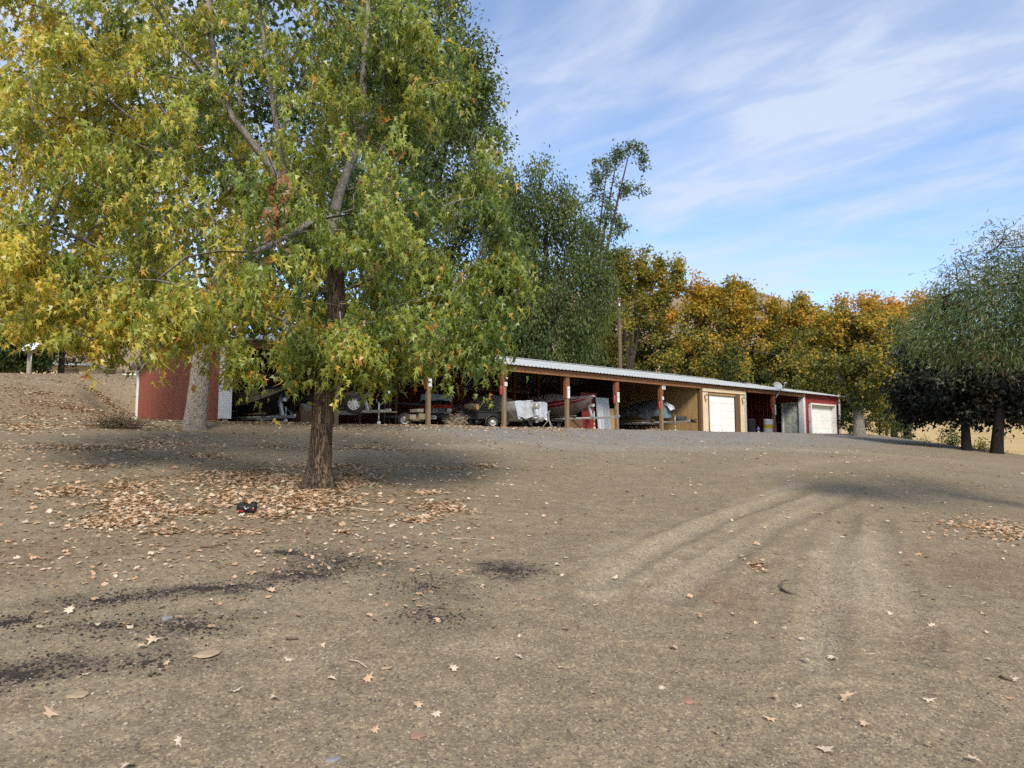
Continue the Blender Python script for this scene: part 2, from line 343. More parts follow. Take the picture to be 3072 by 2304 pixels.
def attr(n):
    a = nt.new('ShaderNodeAttribute'); a.attribute_name = n; return a.outputs['Fac']
def rmp(src, stops):
    r = ramp(nt, stops); lk.new(src, r.inputs[0]); return r.outputs[0]
base = rmp(tn(.55, 6, .65), [(.25, (.155, .120, .075)), (.5, (.208, .162, .102)), (.75, (.260, .206, .133))])
base = mixc(.55, base, rmp(tn(5.5, 5, .7), [(.3, (.150, .116, .075)), (.7, (.305, .240, .158))]))
base = mixc(mixc(1.0, attr('gravel'), rmp(tn(.9, 5), [(.30, (.15, .15, .15)), (.58, (1, 1, 1))]), 'MULTIPLY'), base, rmp(tn(30, 3), [(.3, (.115, .112, .106)), (.7, (.31, .30, .285))]))
base = mixc(attr('reds'), base, rmp(tn(9, 4), [(.3, (.145, .085, .052)), (.7, (.23, .145, .092))]))
base = mixc(attr('dust'), base, rmp(tn(12, 4), [(.3, (.27, .217, .148)), (.7, (.37, .302, .212))]))
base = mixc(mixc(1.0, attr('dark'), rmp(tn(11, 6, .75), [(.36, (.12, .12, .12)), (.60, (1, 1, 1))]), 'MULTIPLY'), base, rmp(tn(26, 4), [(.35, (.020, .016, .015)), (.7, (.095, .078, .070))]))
sp = nt.new('ShaderNodeTexVoronoi'); sp.inputs['Scale'].default_value = 70; lk.new(tcn.outputs['Object'], sp.inputs['Vector'])
bw = nt.new('ShaderNodeRGBToBW'); lk.new(sp.outputs['Color'], bw.inputs[0])
base = mixc(.7, base, rmp(bw.outputs[0], [(.1, (.62, .61, .60)), (.35, (.95, .94, .93)), (.65, (1.1, 1.1, 1.08)), (.92, (1.9, 1.85, 1.75))]), 'MULTIPLY')
base = mixc(.6, base, rmp(tn(95, 3, .7), [(.3, (.55, .54, .53)), (.5, (1.05, 1.05, 1.05)), (.7, (1.5, 1.5, 1.47))]), 'MULTIPLY')
base = mixc(.5, base, rmp(tn(17, 5, .75), [(.32, (.62, .62, .62)), (.66, (1.28, 1.27, 1.25))]), 'MULTIPLY')
base = mixc(attr('shrubby'), base, rmp(tn(.09, 6, .7), [(.3, (.38, .26, .115)), (.55, (.50, .35, .16)), (.72, (.24, .18, .085))]))
base = mixc(attr('far'), base, rmp(tn(.03, 6, .7), [(.3, (.19, .135, .085)), (.6, (.26, .185, .115)), (.75, (.12, .10, .06))]))
lk.new(base, b.inputs['Base Color'])
bp = nt.new('ShaderNodeBump'); bp.inputs['Strength'].default_value = .40; bp.inputs['Distance'].default_value = .015
hh = mixc(.5, rmp(tn(38, 5, .7), [(.2, (0, 0, 0)), (.8, (1, 1, 1))]), bw.outputs[0]); lk.new(hh, bp.inputs['Height']); lk.new(bp.outputs[0], b.inputs['Normal'])

front = np.radians(np.linspace(-47, 47, 620)); back = np.radians(np.linspace(47, 313, 70)[1:-1]); AN = np.concatenate([front, back]); NA = len(AN)
RR = np.concatenate([[.3, .8, 1.4, 1.9], np.geomspace(2.2, 60, 330), np.geomspace(61, 1500, 60)]); NR = len(RR)
gx = (RR[:, None] * np.sin(AN)[None]).ravel(); gy = (RR[:, None] * np.cos(AN)[None]).ravel(); gv = gz(gx, gy, True)
# shallow wheel ruts in the loose dirt
for pts, dep in (([(1780, 1760), (1950, 1660), (2150, 1565), (2400, 1480)], .03), ([(2020, 1800), (2160, 1690), (2330, 1580), (2560, 1490)], .02), ([(2440, 2000), (2480, 1820), (2500, 1640), (2560, 1540)], .018), ([(2760, 1980), (2720, 1800), (2650, 1640), (2640, 1550)], .018)):
    W_ = [on_ground(*p) for p in pts]; dm = np.full_like(gx, 9.0)
    for a_, b_ in zip(W_, W_[1:]):
        ex, ey = b_.x - a_.x, b_.y - a_.y; q = np.clip(((gx - a_.x) * ex + (gy - a_.y) * ey) / (ex * ex + ey * ey), 0, 1)
        dm = np.minimum(dm, np.hypot(gx - a_.x - q * ex, gy - a_.y - q * ey))
    gv = gv - dep * np.exp(-(dm / .11) ** 2) + dep * .8 * np.exp(-((dm - .22) / .08) ** 2)
ii, jj = np.meshgrid(np.arange(NR - 1), np.arange(NA), indexing='ij'); j2 = (jj + 1) % NA
GF = np.stack([ii * NA + jj, (ii + 1) * NA + jj, (ii + 1) * NA + j2, ii * NA + j2], -1).reshape(-1, 4)[:, ::-1]
gr = np.hypot(gx, gy); gsel = (gr < 40) & (gy > 1)
at_ = {k: np.zeros_like(gx) for k in ('dark', 'dust', 'reds', 'gravel', 'shrubby', 'far')}
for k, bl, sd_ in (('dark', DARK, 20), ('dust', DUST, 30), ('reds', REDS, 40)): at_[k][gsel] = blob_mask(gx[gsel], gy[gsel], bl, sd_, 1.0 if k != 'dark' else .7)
for pts_, w_, a_s in TRACKS: at_['dust'][gsel] = np.maximum(at_['dust'][gsel], line_mask(gx[gsel], gy[gsel], pts_, w_, a_s, 55))
at_['dust'] *= .62
gs = (gx - X0) * U.x + (gy - Y0) * U.y; gt = (gx - X0) * W.x + (gy - Y0) * W.y
at_['gravel'] = sst(-13, -8, gt) * sst(0.5, -.5, gt) * sst(2, 8, gs) * .9
at_['shrubby'] = np.clip(sst(21.5, 24, gx - 0.05 * np.clip(gy - 36, -20, 30)) * sst(18, 26, gy) + sst(13.5, 17, gt) * sst(8, 12, gs) + sst(48, 62, gr) + sst(20, 26, gt), 0, 1)
at_['reds'] = np.maximum(at_['reds'], .75 * sst(5, 10, gt) * sst(1, -3, gs) * sst(60, 45, gr) * (.3 + .7 * vnoise(gx * .8, gy * .8, 91)))  # brown over the bank paints in the shade of its trees
at_['reds'] *= .6
at_['far'] = sst(110, 320, gr)
gmesh = np_mesh('ground', np.stack([gx, gy, gv], -1), GF, M['ground'], at_, True)
g_o = link(bpy.data.objects.new('ground', gmesh)); tag(g_o, 'sloping bare dirt and gravel lot rising to dry golden hills', None, kind='structure')

# ------------------------------------------------------------------ leaves
def fan(pts, c):
    v = [(c[0], c[1])] + list(pts); n = len(pts); return v, [(0, 1 + i, 1 + (i + 1) % n) for i in range(n)]
def curl(v, cx=.28, cy=.14): return np.array([(x, y, -cx * x * x - cy * y * y + .02 * math.sin(9 * x + 5 * y)) for x, y in v], np.float32)
_mp = [(0, 0), (.26, -.09), (.20, .13), (.54, .20), (.27, .40), (.44, .70), (.15, .62), (0, 1.0), (-.15, .62), (-.44, .70), (-.27, .40), (-.54, .20), (-.20, .13), (-.26, -.09)]
v_, f_ = fan(_mp, (0, .34)); MAPLE = (np.array([(x * .74, y, .30 * abs(x) - .22 * y * y + .03 * math.sin(9 * x + 5 * y)) for x, y in v_], np.float32), np.array(f_))
_sv = [(0, 0), (.40, .16), (.13, .34), (.36, .72), (.10, .56), (0, 1.08), (-.10, .56), (-.36, .72), (-.13, .34), (-.40, .16)]
vs_, fs_ = fan(_sv, (0, .40)); SILVER = (np.array([(x * .86, y, .34 * abs(x) - .26 * y * y + .05 * math.sin(7 * x + 4 * y)) for x, y in vs_], np.float32), np.array(fs_))
def warp(fx, fy, tw, wd): return (np.array([(x * wd + tw * y * y, y - .18 * fx * abs(x), fx * abs(x) - fy * y * y + .05 * math.sin(7 * x + 4 * y) + tw * x * y) for x, y in vs_], np.float32), np.array(fs_))
SILVERS = [SILVER, warp(1.0, .30, .15, .62), warp(.55, .75, -.2, .74), warp(.9, .1, -.12, .55), warp(-.4, .55, .25, .80)]
MAPLE6 = (curl([(0, 0), (.50, .15), (.22, .42), (.40, .72), (0, 1), (-.40, .72), (-.22, .42), (-.50, .15)]), np.array([(0, 1, 2), (0, 2, 4), (2, 3, 4), (0, 4, 6), (4, 5, 6), (0, 6, 7)]))
STAR = (curl([(0, 0), (.48, .25), (.2, .5), (0, 1), (-.2, .5), (-.48, .25)]), np.array([(0, 1, 2), (0, 2, 3), (0, 3, 4), (0, 4, 5)]))
OVAL = (np.array([(0, 0, 0), (.27, .42, .07), (0, 1, -.06), (-.27, .42, .07)], np.float32), np.array([(0, 1, 2), (0, 2, 3)]))
NARROW = (np.array([(0, 0, 0), (.085, .45, .02), (0, 1, -.12), (-.085, .45, .02)], np.float32), np.array([(0, 1, 2), (0, 2, 3)]))
def nrm(a): return a / np.maximum(np.linalg.norm(a, axis=-1, keepdims=True), 1e-6)
def leaf_frames(D, N):
    D = nrm(D); N = nrm(N - D * (N * D).sum(-1, keepdims=True)); return np.cross(D, N), D, N
def leaf_geo(P, D, N, size, shape, tint):
    sv, sf = shape; Sx, D, N = leaf_frames(D, N); n, k = len(P), len(sv)
    V = P[:, None] + size[:, None, None] * (sv[None, :, 0, None] * Sx[:, None] + sv[None, :, 1, None] * D[:, None] + sv[None, :, 2, None] * N[:, None])
    F = (sf[None] + (np.arange(n) * k)[:, None, None]).reshape(-1, 3)
    return V.reshape(-1, 3), F, np.repeat(tint, k)
def leaf_obj(name, P, D, N, size, shape, tint, mat_, parent=None):
    V, F, t = leaf_geo(P, D, N, size, shape, tint)
    return link(bpy.data.objects.new(name, np_mesh(name, V, F, mat_, {'tint': t})), parent)

GREENS = [(0.0, (.036, .064, .012)), (.22, (.145, .20, .034)), (.42, (.30, .32, .052)), (.58, (.52, .44, .072)), (.72, (.64, .46, .075)), (.84, (.46, .21, .04)), (.93, (.36, .16, .06)), (1.0, (.30, .20, .12))]
M['leaf_maple'] = leaf_mat('silver_maple_leaf', GREENS, .36, .40, .55, 1.5)
M['leaf_mid'] = leaf_mat('green_maple_leaf', [(0, (.02, .040, .009)), (.4, (.065, .095, .02)), (.7, (.17, .17, .035)), (1, (.36, .24, .05))], .32)
M['leaf_dark'] = leaf_mat('dark_elm_leaf', [(0, (.030, .050, .011)), (.4, (.082, .112, .025)), (.75, (.17, .185, .046)), (1, (.28, .235, .07))], .34)
M['leaf_poplar'] = leaf_mat('poplar_leaf', [(0, (.03, .055, .022)), (.5, (.085, .13, .055)), (1, (.19, .22, .12))], .3, .35, .6)
M['leaf_yellow'] = leaf_mat('yellow_maple_leaf', [(0, (.045, .07, .014)), (.35, (.14, .155, .025)), (.65, (.33, .25, .035)), (1, (.50, .24, .04))], .38)
M['leaf_orange'] = leaf_mat('orange_maple_leaf', [(0, (.03, .045, .012)), (.3, (.12, .135, .024)), (.55, (.37, .275, .038)), (.8, (.58, .31, .04)), (1, (.56, .21, .03))], .36)
M['leaf_maroon'] = leaf_mat('maroon_maple_leaf', [(0, (.008, .010, .006)), (.5, (.015, .018, .009)), (.8, (.026, .022, .012)), (1, (.060, .030, .018))], .2)
M['leaf_willow'] = leaf_mat('grey_green_willow_leaf', [(0, (.05, .080, .028)), (.5, (.125, .175, .062)), (.8, (.22, .265, .11)), (1, (.22, .15, .06))], .3, .4, .5)
M['litter'] = leaf_mat('fallen_leaf', [(0, (.24, .145, .08)), (.35, (.42, .26, .15)), (.6, (.56, .36, .22)), (.8, (.62, .45, .30)), (1, (.66, .55, .41))], .15, .7, .2, 1.0)

def sample_env(envs, n, shell=.55, p=2.6):
    ws = np.array([e[2] for e in envs], float); ws /= ws.sum(); idx = rng.choice(len(envs), n, p=ws); out = np.zeros((n, 3))
    for k, (c, r, _) in enumerate(envs):
        s = idx == k; m_ = s.sum()
        if not m_: continue
        d = nrm(rng.normal(size=(m_, 3))); f = (np.abs(d) ** p).sum(-1) ** (-1 / p)
        q = shell + (1 - shell) * rng.random(m_) ** .7
        q = np.where(rng.random(m_) < .22, rng.random(m_) ** .5 * .8, q)
        out[s] = np.array(c) + d * (f * q)[:, None] * np.array(r)
    return out
def grow(chains, ends, bend=.12, pw=.5, rtip=.010, up=.5):
    N_ = []; par = []; Rr = []; roots = []
    for pts, rad in chains:
        for i, p in enumerate(pts):
            N_.append(np.array(p, float)); Rr.append(rad[i] if hasattr(rad, '__len__') else rad)
            par.append(len(N_) - 2 if i else -1)
    nroot = len(N_)
    A = np.zeros((nroot + len(ends) * 4, 3)); A[:nroot] = N_; plen = np.zeros(len(A)); n = nroot
    rd = np.linalg.norm(ends[:, None] - A[None, :nroot], axis=-1).min(1); brs = []
    for e in ends[np.argsort(rd)]:
        dv = e - A[:n]; d = np.linalg.norm(dv, axis=1)
        cost = d * (1 + .5 * np.clip(-dv[:, 2] / np.maximum(d, .01), 0, 1)) + .22 * plen[:n]
        j = int(cost.argmin()); a = A[j].copy(); L = d[j]
        ctl = a + (e - a) * .5 + np.array((0, 0, up * bend * L)) + rng.normal(size=3) * bend * L * .5
        ch = [j]
        for q in (.28, .55, .8, 1.0):
            p = a * (1 - q) ** 2 + ctl * 2 * q * (1 - q) + e * q * q
            A[n] = p; plen[n] = plen[ch[-1]] + L * .27; par.append(ch[-1]); ch.append(n); n += 1
        brs.append(ch)
    cnt = np.zeros(n)
    for ch in brs: cnt[ch[-1]] += 1
    for i in range(n - 1, -1, -1):
        if par[i] >= 0: cnt[par[i]] += cnt[i]
    rad = rtip * np.maximum(cnt, .35) ** pw
    return A[:n], rad, brs
def trunk_mesh(pts, rad, n=20, flare=.0, rough=.06, seed=1):
    pts = [Vector(p) for p in pts]; P2 = []; R2 = []
    for i in range(len(pts) - 1):
        st = max(2, int((pts[i + 1] - pts[i]).length / .16))
        for k in range(st): q = k / st; P2.append(pts[i].lerp(pts[i + 1], q)); R2.append(rad[i] + (rad[i + 1] - rad[i]) * q)
    P2.append(pts[-1]); R2.append(rad[-1])
    rows = []; z0 = P2[0].z
    for p, r in zip(P2, R2):
        fl = 1 + flare * math.exp(-(p.z - z0) / .22); row = []
        for k in range(n):
            w = 2 * math.pi * k / n
            nz = float(vnoise(np.array(w * 1.9 + seed), np.array(p.z * 1.1 + seed), seed)) - .5
            ridge = (float(vnoise(np.array(k * .83 + seed), np.array(p.z * 2.1), seed + 5)) - .5)
            rf = r * (1 + (fl - 1) * (1 + .6 * math.sin(w * 4 + seed))) * (1 + rough * 2.2 * nz + rough * 1.6 * ridge)
            row.append(p + Vector((math.cos(w) * rf, math.sin(w) * rf, 0)))
        rows.append(row)
    return MB().loft(rows, closed=True, caps=True)
def add_branches(A, rad, brs, name, mat_, parent, minr=.004, n=5, org=Vector((0, 0, 0))):
    mb = MB()
    for ch in brs:
        rr = [max(minr, rad[i]) for i in ch]; rr[0] = min(rr[0], rr[1] * 1.15)
        mb.tube([Vector(A[i]) - org for i in ch], rr, n if rr[0] > .02 else 4, cap=False)
    return mb.build(name, mat_, parent, smooth=True)
def tree(name, label, base, trunk, envs, n_ends, per, size, shape, leafm, barkm, tintf, group=None, rc=.45, droop=.5, spread=.6, shell=.55, tr_rad=None, ends_extra=None, cat='tree',
         rtip=.012, min_z=None, flare=.35, limb_mat=None, hang=0.0, tips=0, spray=None, pw=.5, keep=None, outward=.4):
    root = empty(name, base, 0, label, cat, group); base = Vector(base)
    tp = [Vector(p) for p in trunk[0][0]]
    trunk_mesh([p - base for p in tp], trunk[0][1], 18, flare, .07, 3 + len(label)).build('trunk', barkm, root, smooth=True)
    for pts, rad in trunk[1:]:
        trunk_mesh([Vector(p) - base for p in pts], rad, 10, 0, .05, 5).build('limb', limb_mat or barkm, root, smooth=True)
    ends = sample_env(envs, n_ends, shell)
    if keep is not None: ends = ends[keep(ends)]
    if ends_extra is not None: ends = np.concatenate([ends, np.array(ends_extra)])
    A, rad, brs = grow([([np.array(p) for p in pts], r) for pts, r in trunk], ends, rtip=rtip, pw=pw)
    add_branches(A, rad, brs, 'branches', limb_mat or barkm, root, org=base)['kind'] = 'stuff'
    ctr = np.average(np.array([e[0] for e in envs]), axis=0, weights=[e[2] for e in envs])
    P, D, N, Tn = [], [], [], []
    for ch in brs:
        c = A[ch]; k = max(3, int(per * rng.uniform(.6, 1.4))); q = 1 - rng.random(k) ** 1.3 * .75
        seg = np.clip((q * 4).astype(int), 0, 3); fr = (q * 4 - seg)[:, None]; p = c[seg] * (1 - fr) + c[seg + 1] * fr
        off = rng.normal(size=(k, 3)) * rc * .5; off[:, 2] -= hang * rng.random(k) * rc * 2
        p = p + off; out = nrm((c[-1] - ctr)[None] + rng.normal(size=(k, 3)) * .3)
        d = nrm(out * (1 - droop) + rng.normal(size=(k, 3)) * spread + np.array((0, 0, -droop * 1.3)))
        nn = rng.normal(size=(k, 3)) * .75 + out * outward + np.array((0, 0, .55))
        if spray:
            ns, sl_ = spray; sid = rng.integers(0, ns, k); az = rng.random(ns) * 6.283; ho = np.stack([np.cos(az), np.sin(az), np.zeros(ns)], -1) * .8 + nrm(np.array((c[-1] - ctr)[:3]) * np.array((1, 1, .2))) * .9
            ho = nrm(ho); st_ = c[rng.integers(1, 5, ns)]; ln = sl_ * rng.uniform(.6, 1.3, ns); u_ = rng.random(k) ** .8
            p = st_[sid] + ho[sid] * (ln[sid] * u_ * .75)[:, None] + np.array((0, 0, -1)) * (ln[sid] * (u_ ** 1.8) * .75 - .10 * u_)[:, None] + rng.normal(size=(k, 3)) * .055
            d = nrm(ho[sid] * .55 * (1.1 - .5 * u_)[:, None] + np.array((0, 0, -1.0)) + rng.normal(size=(k, 3)) * spread)
            nn = ho[sid] * .8 + np.array((0, 0, .5)) + rng.normal(size=(k, 3)) * .5
        P.append(p); D.append(d); N.append(nn); Tn.append(np.full(k, rng.random()))
    P = np.concatenate(P); D = np.concatenate(D); N = np.concatenate(N); cl = np.concatenate(Tn)
    tint = np.clip(tintf(P, cl, rng.random(len(P))), 0, 1); sz = size * rng.uniform(.65, 1.25, len(P))
    return root, P, D, N, sz, tint, base
def finish_crown(tr, shape, leafm, name='crown'):
    root, P, D, N, sz, tint, base = tr
    o = leaf_obj(name, P - np.array(base), D, N, sz, shape, tint, leafm, root); o['kind'] = 'stuff'; return o

# ------------------------------------------------------------------ the near maple
bp0 = on_ground(955, 1462); DN = bp0.y
def nt_(px, py, dy=0.0): return at(px, py, DN + dy)
tr1 = [bp0 - Vector((0, 0, .12)), nt_(958, 1400), nt_(964, 1290), nt_(972, 1180), nt_(990, 1060), nt_(1012, 930), nt_(1008, 820), nt_(985, 720)]
main = (tr1, [.205, .165, .150, .142, .135, .125, .115, .105])
la = ([nt_(985, 720), nt_(905, 620, -.1), nt_(863, 565, -.2), nt_(802, 485, -.3), nt_(736, 400, -.35), nt_(695, 351, -.4), nt_(651, 260, -.4), nt_(633, 101, -.3), nt_(622, -60, -.2), nt_(600, -350, 0)], [.105, .09, .085, .078, .07, .064, .058, .045, .035, .015])
lb = ([nt_(985, 720), nt_(1020, 577, .2), nt_(1056, 482, .3), nt_(1081, 410, .35), nt_(1092, 200, .4), nt_(1110, -40, .5), nt_(1100, -400, .5)], [.09, .08, .072, .066, .055, .04, .014])
lc = ([nt_(985, 720), nt_(929, 666, -.9), nt_(880, 702, -1.5), nt_(828, 726, -1.9), nt_(765, 757, -2.2), nt_(657, 754, -2.4), nt_(560, 770, -2.5), nt_(470, 840, -2.5)], [.07, .062, .056, .052, .046, .034, .024, .012])
ld = ([nt_(651, 260, -.4), nt_(539, 137, -.6), nt_(474, 29, -.8), nt_(400, -160, -.8)], [.045, .032, .024, .01])
le = ([nt_(863, 565, -.2), nt_(836, 416, -.5), nt_(803, 213, -.7), nt_(780, 20, -.6), nt_(790, -240, -.4)], [.045, .038, .03, .022, .01])
lf = ([nt_(990, 1060), nt_(850, 960, -.3), nt_(640, 880, -.5), nt_(420, 800, -.6), nt_(250, 720, -.4), nt_(90, 690, -.2)], [.06, .054, .046, .036, .026, .012])
lg = ([nt_(1010, 880), nt_(1130, 830, .2), nt_(1290, 790, .2), nt_(1420, 800, .1)], [.05, .042, .03, .012])
lh = ([nt_(973, 656, -.9), nt_(1103, 634, -1.2), nt_(1230, 600, -1.3), nt_(1330, 620, -1.2)], [.035, .028, .02, .01])
li = ([nt_(905, 620, -.1), nt_(700, 560, .3), nt_(480, 420, .4), nt_(300, 280, .3), nt_(160, 120, .2)], [.06, .05, .04, .028, .012])
lj = ([nt_(1005, 968), nt_(1080, 962, -.2), nt_(1105, 940, -.3)], [.04, .034, .02])
def env(px, py, dy, rx, ry, rz, w): c = nt_(px, py, dy); return (tuple(c), (rx, ry, rz), w)
envs = [env(760, 420, .2, 3.7, 2.9, 3.0, 5), env(330, 560, .1, 2.1, 2.2, 2.4, 2.2), env(1190, 600, .2, 1.75, 2.2, 2.5, 2.0), env(760, 860, -.3, 3.6, 2.6, 1.35, 2.6),
        env(700, 20, .2, 3.3, 2.6, 2.6, 2.6), env(300, 980, -.3, 1.25, 1.4, .75, .8), env(1230, 960, -.1, 1.25, 1.5, 1.0, 1.1), env(240, 250, .3, 1.7, 2.0, 2.4, 1.2), env(1090, 130, .3, 1.15, 1.8, 1.7, .8), env(70, 600, .4, 1.2, 1.6, 1.9, 1.0), env(90, 250, .4, 1.2, 1.6, 1.8, .7)]
ex = []
for (px, py, dy, n, sx, sy) in [(285, 1010, -.6, 9, 40, 25), (560, 950, -.5, 10, 90, 30), (715, 1045, -.4, 6, 30, 25), (880, 1020, -.5, 10, 60, 25), (1080, 1030, -.3, 16, 110, 30), (1330, 990, -.2, 14, 80, 50), (1200, 1040, 0, 10, 90, 22), (110, 780, -.4, 12, 90, 60), (60, 850, -.3, 8, 60, 40), (230, 880, -.6, 10, 80, 40),
                            (520, 900, -1.0, 10, 70, 40), (1390, 1025, -.2, 6, 22, 20), (1480, 780, .1, 12, 50, 60), (1430, 600, .1, 10, 60, 90), (1050, 980, -.8, 10, 60, 40), (400, 930, -.6, 8, 40, 30), (1480, 900, .1, 7, 30, 40), (1360, 900, .0, 9, 60, 40)]:
    for _ in range(n): ex.append(tuple(nt_(px + rng.normal() * sx * .6, py + rng.normal() * sy * .6, dy + rng.normal() * .3)))
brownc = [np.array(nt_(835, 560, -2.6)), np.array(nt_(825, 700, -2.6)), np.array(nt_(1095, 880, -2.2)), np.array(nt_(1100, 800, -2.2))]
def tint1(P, cl, r):
    lr = np.clip((P[:, 0] + 7.2) / 7.4, 0, 1)
    low = np.clip((5.2 - P[:, 2]) / 3.0, 0, 1)
    nz = vnoise(P[:, 0] * 1.1 + 9, P[:, 2] * 1.1 + P[:, 1], 61)
    t = .19 + .30 * (1 - lr) + .08 * low * (1 - lr) + .30 * (cl - .45) + .24 * (r - .5) + .20 * (nz - .5)
    t = np.where(r > .955, .68 + .22 * cl, t)
    for c, hz_ in ((np.array(nt_(830, 640, -2.3)), .62), (np.array(nt_(1097, 860, -2.0)), .40)): t = np.where((np.abs(P[:, 0] / P[:, 1] - c[0] / c[1]) < .015) & (np.abs(P[:, 2] - c[2]) < hz_) & (P[:, 1] < DN - 1.2) & (r > .42), .86 + .12 * r, t)
    return t
for c in ((835, 520), (830, 580), (828, 640), (824, 700), (820, 740)):
    for _ in range(2): ex.append(tuple(nt_(c[0] + rng.normal() * 10, c[1], -2.6 + rng.normal() * .1)))
T1 = tree('silver_maple_tree', 'large maple in the foreground with brown furrowed trunk and green to yellow leaves', bp0, [main, la, lb, lc, ld, le, lf, lg, lh, li, lj], envs, 820, 76, .122, SILVER, None, M['bark_near'],
          tint1, rc=.50, droop=.70, spread=.42, ends_extra=ex, limb_mat=M['bark_limb'], hang=.35, spray=(4, .62), flare=.75, rtip=.0055, pw=.48, outward=.5,
          keep=lambda e: (e[:, 2] - EYE) / e[:, 1] > np.where(np.abs(e[:, 0] / e[:, 1] + .40) < .12, .168, .145))
root1, P1, D1, N1, s1, t1, b1 = T1
camv = np.array((0, 0, EYE)); clr = np.ones(len(P1), bool)        # the bare grey limb and the upper trunk stay open to the front
for (A_, B_), wd in (((lc[0][1], lc[0][2]), .10), ((lc[0][2], lc[0][3]), .10), ((lc[0][3], lc[0][4]), .10), ((lc[0][4], lc[0][5]), .09), ((tr1[5], tr1[6]), .13), ((la[0][2], la[0][3]), .06), ((la[0][4], la[0][5]), .06)):
    for u_ in np.linspace(0, 1, 7):
        L_ = np.array(A_.lerp(B_, u_)); dr_ = nrm(camv - L_); v3 = P1 - L_; al = v3 @ dr_; clr &= ~((al > .03) & (al < 2.2) & (np.linalg.norm(v3 - al[:, None] * dr_, axis=1) < wd))
clr &= ~((P1[:, 0] / P1[:, 1] < -.60) & ((P1[:, 2] - EYE) / P1[:, 1] < .160 + .02 * np.sin(P1[:, 0] * 9)))
P1, D1, N1, s1, t1 = P1[clr], D1[clr], N1[clr], s1[clr], t1[clr]
# the 300 leaves that show largest hang as leaves of their own, the rest is the crown
dcam = np.linalg.norm(P1 - np.array((0, 0, EYE)), axis=1) / s1; vis = (P1[:, 2] < 8.0) & (np.abs(P1[:, 0]) < .70 * P1[:, 1])
o_ = np.argsort(np.where(vis, dcam, 1e9)); big = o_[:300]; rest = o_[300:]
sz1 = s1 * np.where(rng.random(len(s1)) < .3, .68, 1.06); gV, gF, gT, off_ = [], [], [], 0
for k, shp in enumerate(SILVERS):
    ix = rest[k::5]; V3, F3, t3 = leaf_geo(P1[ix] - np.array(b1), D1[ix], N1[ix], sz1[ix], shp, t1[ix]); gV.append(V3); gF.append(F3 + off_); gT.append(t3); off_ += len(V3)
cr_ = link(bpy.data.objects.new('crown', np_mesh('crown', np.concatenate(gV), np.concatenate(gF), M['leaf_maple'], {'tint': np.concatenate(gT)})), root1); cr_['kind'] = 'stuff'
lmesh = []
for k in range(10):
    tv = (k + .5) / 10; lmesh.append([np_mesh('leaf', sh_[0], sh_[1], M['leaf_maple'], {'tint': np.full(len(sh_[0]), tv)}) for sh_ in SILVERS])
Sx, Dx, Nx = leaf_frames(D1[big], N1[big])
for k, i in enumerate(big):
    o = bpy.data.objects.new('leaf', lmesh[min(9, int(t1[i] * 10))][k % 5]); link(o, root1); z_ = float(s1[i])
    mt = Matrix([[*(Sx[k] * z_)], [*(Dx[k] * z_)], [*(Nx[k] * z_)]]).transposed().to_4x4(); mt.translation = Vector(P1[i]) - b1; o.matrix_local = mt

# ------------------------------------------------------------------ the other trees
def simple_tree(name, label, base, height, trunk_r, envs, n_ends, per, size, shape, lm, bm_, tintf, lean=(0, 0), fork=.35, **kw):
    per = int(per * 1.75); size *= 1.08; envs = [(c_, tuple(q * 1.12 for q in r_), w_) for c_, r_, w_ in envs]; base = Vector(base); top = base + Vector((lean[0], lean[1], height * .82)); mid = base + Vector((lean[0] * fork, lean[1] * fork, height * fork))
    tr = [(([base - Vector((0, 0, .2)), base.lerp(mid, .5), mid, mid.lerp(top, .5), top]), [trunk_r * 1.08, trunk_r, trunk_r * .82, trunk_r * .45, trunk_r * .12])]
    for k in range(kw.pop('forks', 3)):
        a = rng.random() * 6.28 + k * 2.1; e = np.array(envs[k % len(envs)][0]); r_ = envs[k % len(envs)][1]
        tip = Vector((e[0] + math.cos(a) * r_[0] * .6, e[1] + math.sin(a) * r_[1] * .6, e[2] + r_[2] * .4))
        tr.append(([mid, mid.lerp(tip, .35) + Vector((0, 0, -.2)), mid.lerp(tip, .7) + Vector((0, 0, .1)), tip], [trunk_r * .6, trunk_r * .45, trunk_r * .28, trunk_r * .08]))
    t = tree(name, label, base, tr, envs, n_ends, per, size, shape, lm, bm_, tintf, **kw)
    return finish_crown(t, shape, lm), t
def E3(px, py, Y, rx, ry, rz, w=1.0): c = at(px, py, Y); return (tuple(c), (rx, ry, rz), w)
